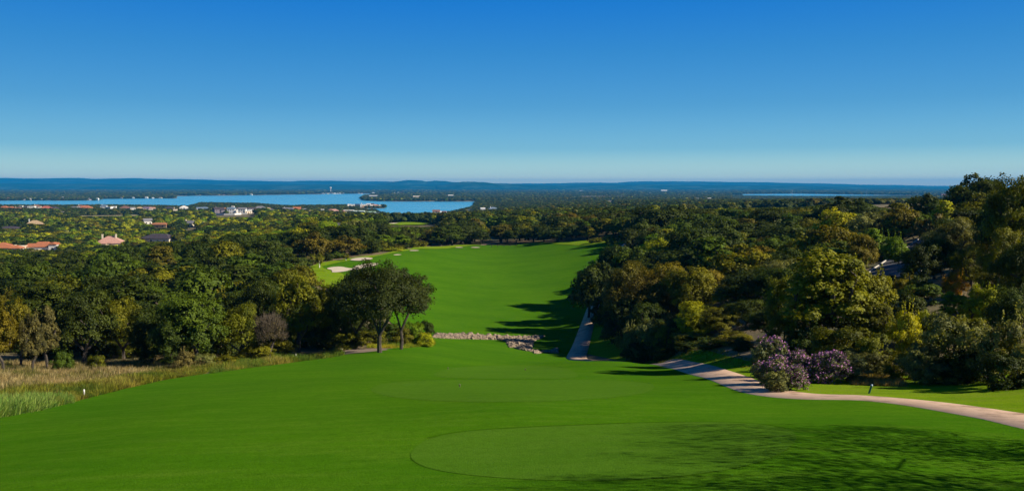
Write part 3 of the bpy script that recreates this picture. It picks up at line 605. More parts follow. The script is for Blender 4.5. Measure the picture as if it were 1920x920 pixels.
# ---- individual trees whose crowns can be made out in the photograph: kind, colour, px centre, px top, px width, distance, label
HT = [
 # beside the meadow, left edge
 ('elm','ochre',6,572,62,70,None),('elm','ochre',40,556,56,76,None),('elm','grey-brown',62,580,50,71,None),('elm','grey-brown',88,570,56,76,None),('shrub','deep green',117,655,44,74,None),
 ('oak','dark green',160,547,128,84,None),('shrub','olive green',182,664,36,76,None),('oak','olive green',232,556,92,88,None),('oak','dark green',285,578,84,84,None),('oak','deep green',365,553,150,81,None),('oak','dark green',320,600,80,79,None),
 ('shrub','grey-brown',343,655,46,76,None),('shrub','grey-green',383,662,50,77,None),('shrub','olive green',425,664,54,78,None),('bare','grey-brown',505,588,60,84,None),('oak','olive green',450,572,86,84,None),
 ('elm','olive green',560,512,92,94,None),('oak','dark green',490,525,100,106,None),('elm','olive green',606,532,66,99,None),('elm','dark green',528,540,80,104,None),('oak','dark green',440,545,90,112,None),('elm','grey-green',640,570,50,100,None),('shrub','olive green',530,634,60,88,None),('shrub','olive green',482,645,70,84,None),
 ('oak','dark green',668,510,100,99,None),('shrub','olive green',700,618,60,104,None),('oak','dark green',690,556,96,118,None),('oak','dark green',640,560,80,114,None),('shrub','dark green',715,600,60,116,None),('shrub','dark green',670,608,60,112,None),('shrub','deep green',735,606,66,112,None),('shrub','olive green',752,612,56,106,None),('shrub','bright green',775,604,50,107,None),('shrub','dark green',795,602,42,112,None),('shrub','yellow-green',796,622,36,106,None),('elm','dark green',600,560,90,108,None),('oak','dark green',560,570,90,112,None),('shrub','dark green',650,628,50,106,None),('shrub','dark green',620,632,50,102,None),
 # second depth, left wood
 ('oak','deep green',25,496,92,205,None),('oak','dark green',98,512,50,196,None),('shrub','olive green',82,545,50,150,None),('elm','ochre',30,540,70,120,None),('oak','dark green',150,478,100,225,None),('oak','dark green',200,500,80,215,None),('shrub','ochre',160,532,60,165,None),('shrub','golden',200,528,50,160,None),
 ('oak','deep green',130,548,90,130,None),('oak','deep green',210,552,90,125,None),('oak','dark green',262,515,100,150,None),('oak','dark green',300,492,110,180,None),('oak','dark green',340,510,90,150,None),('oak','deep green',372,490,100,190,None),('oak','dark green',430,488,110,195,None),('oak','dark green',470,500,90,185,None),
 ('shrub','ochre',345,548,60,125,None),('elm','brown-green',350,520,46,150,None),('elm','olive green',378,518,46,150,None),('shrub','yellow-green',410,524,44,145,None),('shrub','olive green',450,522,60,140,None),('shrub','ochre',415,550,70,118,None),('elm','brown-green',505,452,92,262,None),('oak','ochre',478,482,66,230,None),('oak','deep green',548,494,80,180,None),('oak','olive green',540,505,70,150,None),
 ('oak','brown-green',590,434,66,242,None),('elm','dark green',575,440,50,246,None),('oak','brown-green',647,441,62,258,None),('oak','dark green',692,450,46,268,None),('elm','bright green',662,424,50,330,None),('elm','deep green',685,428,40,335,None),('elm','bright green',720,440,40,292,None),('elm','bright green',752,438,40,300,None),('shrub','yellow-green',738,462,36,280,None),('elm','bright green',735,444,40,310,None),('shrub','grey-brown',577,478,26,232,None),('oak','dark green',620,445,50,262,None),('shrub','dark green',768,455,30,318,None),
 # far end of the fairway
 ('oak','olive green',792,436,50,365,None),('oak','brown-green',818,424,50,362,None),('oak','dark green',866,418,66,365,None),('oak','deep green',838,430,44,372,None),('elm','bright green',903,430,36,370,None),('oak','dark green',890,422,46,380,None),('oak','brown-green',940,420,56,362,None),('oak','dark green',968,424,50,352,None),('oak','dark green',1000,424,56,348,None),('oak','olive green',985,416,52,362,None),('oak','dark green',1045,425,64,332,None),('oak','dark green',1020,422,50,345,None),('oak','brown-green',1080,415,56,345,None),
 ('oak','brown-green',1112,404,56,345,None),('oak','dark green',1150,392,56,330,None),('elm','olive green',1135,410,50,320,None),('shrub','olive green',1145,438,36,290,None),('shrub','grey-green',1186,440,34,285,None),('shrub','olive green',1118,444,34,300,None),
 # wood right of the fairway
 ('oak','dark green',1222,388,104,285,None),('oak','dark green',1262,385,92,290,None),('oak','deep green',1295,400,90,260,None),('oak','dark green',1205,410,70,270,None),('oak','deep green',1345,408,90,240,None),('oak','olive green',1325,440,100,205,None),('oak','deep green',1258,436,100,200,None),('oak','yellow-green',1235,448,60,190,None),
 ('oak','dark green',1150,458,78,185,None),('oak','deep green',1190,462,80,180,None),('oak','dark green',1120,490,90,152,None),('oak','dark green',1225,470,90,170,None),('oak','dark green',1280,468,110,160,None),('oak','deep green',1335,470,80,165,None),('oak','dark green',1104,500,76,162,None),('oak','brown-green',1172,492,100,132,None),('oak','ochre',1250,494,100,126,None),('oak','brown-green',1215,510,100,120,None),
 ('oak','dark green',1176,560,110,118,None),('oak','dark green',1215,570,100,112,None),('oak','dark green',1148,600,50,124,None),('oak','ochre',1325,505,80,122,None),('oak','ochre',1370,520,70,110,None),('oak','dark green',1390,470,90,150,None),('oak','olive green',1420,500,80,120,None),('oak','yellow-green',1310,565,90,98,None),('oak','olive green',1350,575,90,92,None),('oak','dark green',1280,590,90,102,None),
 ('shrub','grey-green',1175,612,60,106,None),('shrub','grey-green',1210,600,70,104,None),('shrub','olive green',1255,605,80,100,None),('shrub','dark green',1190,640,60,103,None),('shrub','dark green',1240,640,70,98,None),('shrub','olive green',1300,622,90,92,None),('shrub','dark green',1330,640,80,86,None),('shrub','olive green',1375,625,80,84,None),('oak','dark green',1400,560,90,92,None),('oak','dark green',1440,580,90,80,None),('shrub','dark green',1290,650,60,90,None),('shrub','dark green',1385,655,60,78,None),
 ('elm','yellowish olive',1545,462,200,68,'S'),('elm','yellowish olive',1605,480,130,70,None),('oak','olive green',1480,520,110,76,None),('oak','dark green',1425,415,90,240,None),('oak','dark green',1395,402,80,290,None),('oak','dark green',1450,390,100,260,None),('oak','olive green',1500,392,90,280,None),('oak','dark green',1480,415,110,200,None),('oak','deep green',1455,440,90,160,None),('oak','olive green',1500,435,80,140,None),('oak','ochre',1420,460,80,150,None),
 ('juniper','dark green',1578,363,66,250,None),('oak','dark green',1610,372,80,245,None),('oak','dark green',1550,385,70,250,None),('oak','yellow-green',1565,392,80,190,None),('oak','grey-green',1622,398,80,170,None),('oak','ochre',1560,420,110,135,None),('oak','ochre',1612,440,70,118,None),('elm','olive green',1680,380,60,200,None),('oak','ochre',1690,388,86,165,None),('oak','grey-green',1660,395,60,180,None),('oak','dark green',1732,362,60,205,None),('oak','dark green',1755,372,60,200,None),('elm','yellow-green',1768,376,46,160,None),('shrub','grey-brown',1752,395,60,150,None),
 ('oak','dark green',1824,326,92,166,None),('oak','dark green',1806,340,66,172,None),('oak','dark green',1846,331,70,171,None),('oak','dark green',1852,336,60,178,None),('oak','olive green',1838,362,90,140,None),('oak','dark green',1790,420,60,165,None),('oak','grey-green',1880,385,40,150,None),('oak','olive green',1900,332,120,92,None),('oak','dark green',1875,372,90,96,None),('oak','dark green',1925,340,80,100,None),('elm','bright green',1635,428,46,140,None),('shrub','bright green',1680,442,56,128,None),('shrub','dark green',1650,450,60,140,None),
 ('oak','grey-green',1790,408,90,106,None),('oak','dark green',1725,458,82,92,None),('oak','dark green',1752,448,80,98,None),('shrub','dark green',1712,510,60,90,None),('shrub','ochre',1668,516,60,92,None),('oak','grey-green',1770,430,80,112,None),('oak','ochre',1850,425,60,110,None),('oak','olive green',1875,430,80,84,None),('oak','olive green',1820,460,90,90,None),('oak','dark green',1905,450,90,70,None),('oak','olive green',1870,505,90,76,None),('shrub','golden',1790,514,50,86,None),('shrub','ochre',1690,522,70,88,None),('shrub','deep green',1725,528,80,84,None),('shrub','dark green',1690,550,90,76,None),
 ('elm','yellow-green',1845,530,90,66,None),('shrub','yellow-green',1825,540,70,72,None),('elm','bright green',1790,545,70,72,None),('oak','dark green',1905,540,110,58,None),('shrub','yellow-green',1740,582,60,64,None),('shrub','yellow-green',1690,580,70,62,None),('elm','olive green',1640,560,80,66,None),
 ('shrub','olive green',1575,610,120,60,None),('shrub','olive green',1630,625,80,58,None),('shrub','grey-green',1790,590,150,50,None),('shrub','grey-green',1740,640,110,50,None),('shrub','dark green',1820,650,110,48,None),('shrub','grey-green',1895,600,120,46,None),('shrub','dark green',1880,660,110,44,None),('shrub','dark green',1510,600,100,66,None),('shrub','grey-brown',1650,655,50,58,None),('oak','dark green',1580,560,120,70,None),('oak','dark green',1700,590,90,68,None),
 ('oak','dark green',1760,600,100,64,None),('shrub','olive green',1470,590,80,72,None),
]
STAR = None
for (k_, c_, px, top, w_, D, lab) in HT:
    hh_ = tree_at(k_, c_, px, top, w_, D, region=lab, near=True if lab == 'S' else None)
    if hh_ > 12.5 or hh_ < 1.5 or (k_ == 'shrub' and hh_ > 6): print('HEIGHT', k_, px, top, D, round(hh_, 1))

# the solitary oak on the lawn with its forked trunk, and its slimmer neighbour
def special(src, px, D, top, W_, label, colour, cat='tree', name='oak_tree', H0=8, W0=8, rot=0.0, pale=False):
    x, y = at(px, D); z = tz(x, y); r = bpy.data.objects.new(name, None); COL.objects.link(r); r.location = (x, y, z - 0.05)
    h = top_z(px, top, D) - z; w = W_ / F * D; r.scale = (w / W0, w / W0, h / H0); r.rotation_euler = (0, 0, rot); r['label'] = label; r['category'] = cat
    c = jitter_col(FC[colour], .05)
    for nme, me in zip(('trunk', 'crown'), src):
        o = bpy.data.objects.new(nme, me); COL.objects.link(o); o.parent = r; o.color = c
        if nme == 'trunk' and pale: o.data = me
    return r
sol = make_tree('oak', 77, 30000, .14, 'oak', 9.6, 11.0, .20, .27, 70, .13, sides=8, tr=.72, forks=[[(-.35, .1, 2.9), (-.75, .2, 3.8), (-1.6, .3, 4.9)], [(.5, -.1, 2.9), (1.0, -.2, 3.7), (1.7, -.1, 4.8)], [(.05, .3, 3.2), (.1, .5, 4.6)]])
special(sol, 712, 90, 497, 184, 'solitary dark oak with bare forked trunk rising straight from the mown grass', 'live oak', H0=9.6, W0=11, rot=0.0)
nb_ = make_tree('oak', 78, 16000, .14, 'oak', 9, 7.0, .24, .28, 48, .14, sides=7, tr=.55, forks=[[(.4, 0, 3.2), (.9, .1, 4.4)], [(-.3, .2, 3.4), (-.7, .1, 4.8)]])
special(nb_, 752, 97, 506, 128, 'slim dark oak whose trunk stands just right of and behind the solitary oak', 'live oak', H0=9, W0=7)

# purple-flowering silver sage shrubs at the bend of the path
fl_m = mat('purple_blossom', (0.31, 0.065, 0.28), 0.7, [(0.46, 0.20, 0.40), (0.19, 0.04, 0.20)], 3)
def sage(px, D, top, W_, label, colour='silver-green', fl=900, seed=1, side=1):
    rng = np.random.default_rng(seed); tm, cm = make_tree('shrub', seed, 7000, .085, 'oak', 2.2, 2.6, .1, .05, 34, .16)
    r = special((tm, cm), px, D, top, W_, label, colour, 'shrub', 'flowering_shrub', 2.2, 2.6)
    co = np.empty(len(cm.vertices) * 3, np.float32); cm.vertices.foreach_get('co', co); co = co.reshape(-1, 4, 3).mean(1)
    if fl:
        key = co[:, 2] * 1.1 + co[:, 0] * 0.7 * side + rng.normal(size=len(co)) * .35; sel = np.argsort(-key)[:fl * 3]; c = co[rng.choice(sel, fl)]
        d = c - np.array((0, 0, 1.0)); c = c + d / (np.linalg.norm(d, axis=1)[:, None]) * .06 + rng.normal(size=c.shape) * .03
        n_ = rng.normal(size=c.shape); n_ /= np.linalg.norm(n_, axis=1)[:, None]
        o = link('blossom', mesh_from('blossom', quads(c, n_, .095, rng, 1.0), np.arange(4 * fl).reshape(fl, 4), fl_m), r)
    return r
sage(1440, 56, 630, 84, 'tall silvery shrub tinged with purple, set back behind the flowering shrubs', fl=450, seed=91)
sage(1446, 50, 664, 76, 'silvery flowering shrub with purple tips at the left end of the purple clump', fl=1300, seed=92)
sage(1498, 52.5, 658, 76, 'purple-topped shrub in the middle of the clump, behind the low pink one', fl=2200, seed=93)
sage(1550, 51.5, 657, 80, 'shrub with the deepest magenta blossom, right of the low pink one', fl=2800, seed=94)
sage(1482, 46.5, 682, 72, 'low pink and silver flowering shrub at the edge of the cart path', fl=1600, seed=95)
sage(1455, 45.5, 692, 52, 'small blue-green shrub nestled left of the low pink flowering one', 'grey-green', fl=0, seed=96)
sage(1595, 53, 666, 72, 'pale silver-green shrub at the right end of the purple clump', fl=0, seed=97)

# trees beyond the right edge of the picture whose shade lies over the nearest lawn
for (x, y, h, w, c_) in ((18, 14.0, 11, 9, 'dark green'), (21.5, 18.5, 12, 10, 'olive green'), (24, 23.5, 11.5, 9, 'dark green'), (31, 20, 12, 10, 'dark green')):
    place_tree('sparse', c_, x, y, h, w, region='off')
# saplings with white trunk guards at the edge of the bunkers
for i, (px, D, top, lab) in enumerate(((599, 222, 474, 'young tree with white-wrapped trunk at the left tip of the bunkers'), (648.5, 244, 474, 'young tree with white-wrapped trunk behind the upper bunker'))):
    r = special(random.choice(MID['elm']), px, D, top, 15, lab, 'olive green', name='young_tree', H0=9, W0=6.4)
    x, y = at(px, D); z = tz(x, y); mb = MB().tube([(0, 0, 0), (0, 0, 2.3)], [.16, .14], 8)
    g_ = link('trunk_guard', mb.mesh('trunk_guard', M['white']), r); g_.scale = (1 / r.scale[0], 1 / r.scale[1], 1 / r.scale[2])

for px_ in range(20, 640, 34):
    x_, y_ = at(px_ + random.uniform(-10, 10), random.uniform(89, 97) if px_ < 480 else random.uniform(98, 108)); place_tree('shrub', random.choice(('dark green', 'dark green', 'deep green', 'olive green')), x_, y_, random.uniform(2.0, 3.6), random.uniform(4.5, 6.5))
for px_, D_, c_ in ((1640, 56, 'grey-green'), (1608, 57, 'grey-green'), (1690, 53, 'olive green'), (1768, 49, 'grey-green')):
    x_, y_ = at(px_, D_); place_tree('shrub', c_, x_, y_, random.uniform(1.3, 2.0), random.uniform(2.4, 3.4))
# bushes closing the foot of the wood behind the bunkers
for px_, D_ in ((572, 226), (590, 236), (612, 246), (632, 254), (668, 263), (684, 268), (702, 272), (716, 279), (728, 286), (742, 292), (756, 300), (776, 318), (790, 334), (800, 345), (826, 358), (850, 361), (878, 362)):
    x_, y_ = at(px_, D_); place_tree('shrub', random.choice(('dark green', 'dark green', 'deep green', 'olive green')), x_, y_, random.uniform(2.2, 4.2), random.uniform(4.5, 6.5), px=px_)

# ---- the rest of the woods, scattered over the land wherever nothing else stands
FAIR = poly; CARTL = [p for p in smooth_poly(cart, 2, False)] + [p for p in smooth_poly(cart_vis, 2, False)]
ROADL = [tuple(p) for p in rp]
HOUSES_XY = []     # filled by houses (declared below, before scattering)
def blocked(x, y, r=2.5):
    """True where woodland trees may not stand (arrays)"""
    b = poly_mask(x, y, FAIR) | poly_mask(x, y, MEADOW) | poly_mask(x, y, LAKE) | poly_mask(x, y, LAKE2)
    b |= poly_mask(x, y, [at(722, 630), at(722, 740), at(806, 745), at(812, 620)])
    b |= poly_mask(x, y, [at(146, 1150), at(146, 1330), at(266, 1360), at(270, 1200)])
    b |= poly_mask(x, y, [at(1030, 3800), at(1100, 4400), at(1228, 4300), at(1190, 3800), at(1100, 3650)])
    b |= poly_mask(x, y, [at(1622, 112), at(1640, 98), at(1668, 108), at(1716, 143), at(1745, 170), at(1720, 170), at(1680, 150)])
    b |= poly_mask(x, y, [at(906, 350), at(906, 470), at(934, 470), at(936, 350)])
    b |= poly_mask(x, y, [at(575, 210), at(580, 224), at(610, 240), at(770, 320), at(860, 352), at(940, 350), at(960, 344), at(1050, 328), at(1190, 306), at(1090, 120)])
    for L, d in ((CARTL, 3.2), (ROADL, 6.0)):
        q = np.array(L); n = y < 320
        if n.any():
            bb = np.zeros(n.sum(), bool); xs = x[n]; ys = y[n]
            for a in range(0, len(xs), 5000): bb[a:a+5000] = ((xs[a:a+5000, None] - q[:, 0]) ** 2 + (ys[a:a+5000, None] - q[:, 1]) ** 2).min(1) < d * d
            t = b[n]; t |= bb; b[n] = t
    for (hx, hy, hr, hf) in HOUSES_XY:       # a house, and the open ground in front of it
        b |= (np.abs(x - hx - (y - hy) * hx / hy) < hr) & (y > hy - hf) & (y < hy + hr)
    return b

# ================================================================== BUILDINGS
def ordinal(n):
    o = ['', 'first', 'second', 'third', 'fourth', 'fifth', 'sixth', 'seventh', 'eighth', 'ninth', 'tenth', 'eleventh', 'twelfth', 'thirteenth', 'fourteenth', 'fifteenth', 'sixteenth', 'seventeenth', 'eighteenth', 'nineteenth']
    t = ['', '', 'twent', 'thirt', 'fort', 'fift', 'sixt', 'sevent', 'eight']
    return o[n] if n < 20 else t[n // 10] + 'ieth' if n % 10 == 0 else t[n // 10] + 'y-' + o[n % 10]
def house(px, D, w, d, h, roofc, wallc, label, rot=0.0, rtype='hip', rh=None, chim=0, wings=(), win=3, name='house', cat='house', z=None, front=None, storeys=1, clear=None, glass=True, tower=False, zoff=0.0):
    x, y = at(px, D); z = (tz(x, y) if z is None else z) - 0.3 + zoff
    r = bpy.data.objects.new(name, None); COL.objects.link(r); r.location = (x, y, z); r.rotation_euler = (0, 0, rot); r['label'] = label; r['category'] = cat
    wm = wall_mat(wallc); rm = roof_mat(roofc)
    blocks = [(0, 0, w, d, h)] + list(wings)
    mb = MB()
    for i, (bx, by, bw, bd, bh) in enumerate(blocks): mb.box((bx, by, bh / 2 - i * .0), (bw - i * .006, bd, bh))
    link('wall', mb.mesh('wall', wm), r)
    for i, (bx, by, bw, bd, bh) in enumerate(blocks):
        mb = MB(); H = rh if (rh and i == 0) else min(bw, bd) * 0.26
        if rtype == 'flat': mb.box((bx, by, bh + .15), (bw + .5, bd + .5, .3))
        else:
            long_x = bw >= bd; rg = abs(bw - bd) if rtype == 'hip' else max(bw, bd)
            tmp = MB().hip((0, 0, 0), max(bw, bd), min(bw, bd), H, rg if rtype == 'hip' else max(bw, bd), .45)
            if long_x: V = [(vx + bx, vy + by, vz + bh + .22) for vx, vy, vz in tmp.v]
            else: V = [(-vy + bx, vx + by, vz + bh + .22) for vx, vy, vz in tmp.v]
            mb.add(V, tmp.f)
        ro = link('roof', mb.mesh('roof', rm), r)
        if i == 0:
            for q in range(chim):
                cx = (-.28 + .5 * q) * w; c = MB().box((cx, -d * .12, h + H * .75), (1.0, .8, H + .9)); c.box((cx, -d * .12, h + H * 1.25 + .55), (1.2, 1.0, .2))
                link('chimney', c.mesh('chimney', wm), ro)
    # windows on the front of the main block and of each wing: frame standing 4 cm proud, pane set in it
    if win and glass:
        for s in range(storeys):
            for q in range(win):
                wx = (-.5 + (q + .5) / win) * w * .9; zz = h * (s + .52) / storeys
                if s == 0 and q == win // 2 and win > 2:
                    f = MB().box((wx, -d / 2 - .03, 1.25), (1.3, .10, 2.5)); link('door', f.mesh('door', M['door']), r); continue
                blocked_ = any(abs(wx - bx) < bw / 2 and by - bd / 2 < -d / 2 + .1 for bx, by, bw, bd, bh in wings)
                if blocked_: continue
                f = MB(); 
                for dx, dz, fw, fh in ((-.75, 0, .12, 1.7), (.75, 0, .12, 1.7), (0, .8, 1.5, .12), (0, -.8, 1.5, .12)): f.box((wx + dx, -d / 2 - .05, zz + dz), (fw, .14, fh))
                fo = link('window', f.mesh('window', M['trim']), r); link('pane', MB().box((wx, -d / 2 - .02, zz), (1.4, .05, 1.5)).mesh('pane', M['glass']), fo)
        for bx, by, bw, bd, bh in wings:
            f = MB(); zz = bh * .5
            for dx, dz, fw, fh in ((-.6, 0, .12, 2.0), (.6, 0, .12, 2.0), (0, .95, 1.2, .12), (0, -.95, 1.2, .12)): f.box((bx + dx, by - bd / 2 - .05, zz + dz), (fw, .14, fh))
            fo = link('window', f.mesh('window', M['trim']), r); link('pane', MB().box((bx, by - bd / 2 - .02, zz), (1.1, .05, 1.8)).mesh('pane', M['glass']), fo)
    HOUSES_XY.append((x, y, max(w, d) / 2 + 1.5, (14 if D < 900 else 26) if clear is None else clear))
    return r
TERRA = (0.48, 0.17, 0.075); PINK = (0.55, 0.30, 0.23); TAN = (0.42, 0.30, 0.17); DARK = (0.07, 0.055, 0.065); GREY = (0.22, 0.21, 0.22); BROWN = (0.24, 0.12, 0.08); BLUE = (0.16, 0.22, 0.30)
WHITE = (0.82, 0.78, 0.70); CREAM = (0.72, 0.62, 0.46); OCH = (0.60, 0.40, 0.22); GREYW = (0.50, 0.50, 0.50); PALE = (0.76, 0.74, 0.72)
# (pixel, distance, ...) near hillside houses first
house(14, 490, 12, 9, 3.6, TERRA, CREAM, 'cream villa with red tiled roof cut by the left edge of the photo', 0.15, 'hip', 1.8, 0, [(-3, 2, 7, 6, 5.0), (6.2, -1.5, 6, 7, 3.4)], 3, clear=38)
house(36, 500, 6.5, 7, 4.2, CREAM, CREAM, 'small flat-topped cream wing with a round-capped chimney right of the left-edge villa', 0.1, 'flat', .3, 1, (), 1, clear=38)
house(82, 508, 17, 9, 4.0, TERRA, WHITE, 'white villa with red tiled roofs and a white gable end facing the viewer', 0.12, 'gable', 1.9, 0, [(8.2, -4.4, 4.6, 5, 5.6), (-9.0, -1, 3.4, 5, 4.2), (-1.5, 3.5, 6, 5, 5.4), (5, 3.5, 5, 4, 5.2)], 4, clear=38)
house(208, 585, 18, 14, 3.6, PINK, CREAM, 'large house with broad pink hipped roof and two chimneys', 0.25, 'hip', 4.6, 2, [(-5.5, -3.6, 8, 9, 3.4), (5.5, -3.0, 7, 9, 3.4)], 3, clear=38)
house(66, 850, 18, 14, 4.6, TAN, GREYW, 'house with tan pyramid roof half hidden by trees', 0.5, 'hip', 4.2, 1, [(8, 4, 12, 9, 3.4)], 3, clear=40)
house(20, 780, 20, 12, 3.4, DARK, GREYW, 'long low dark-roofed house among trees near the left edge', 0.05, 'hip', 2.2, 0, (), 4, clear=34)
house(300, 600, 24, 13, 3.6, DARK, CREAM, 'wide house with dark purplish roof and pale ridge lines', -0.2, 'hip', 3.2, 0, [(-8, -3, 8, 8, 3.2)], 4, clear=38)
house(262, 575, 2.6, 2.6, 4.2, CREAM, CREAM, 'tiny cream outbuilding with a stubby chimney left of the dark purplish roof', 0, 'flat', .3, 1, (), 0, name='outbuilding', cat='shed', clear=12)
house(300, 850, 20, 11, 3.4, (0.42, 0.17, 0.07), OCH, 'low house with rust-orange roof in the bright green trees', -0.1, 'hip', 2.0, 0, (), 3, clear=26)
house(277, 930, 9, 8, 4.4, GREY, WHITE, 'small house with steep grey roof beside the road bend', 0.6, 'gable', 3, 0, (), 2, clear=24)
house(355, 820, 12, 9, 4.0, GREY, CREAM, 'grey-roofed house with one cream chimney', -0.3, 'gable', 2.8, 1, (), 2, clear=20)
house(384, 800, 6, 6, 4.4, BLUE, (0.35, 0.45, 0.5), 'small blue-grey shed right of the grey-roofed house', 0, 'hip', 1.6, 0, (), 1, name='shed', cat='shed', clear=20)
house(227, 905, 8, 6, 4.2, WHITE, WHITE, 'small white building behind the road left of centre hillside', .1, 'flat', .3, 0, (), 2, clear=26)
house(637, 395, 1.5, 1.5, 7.6, GREY, WHITE, 'slim white flat-capped turret poking out of the trees', .3, 'flat', .3, 0, (), 0, name='turret', cat='turret', clear=14)
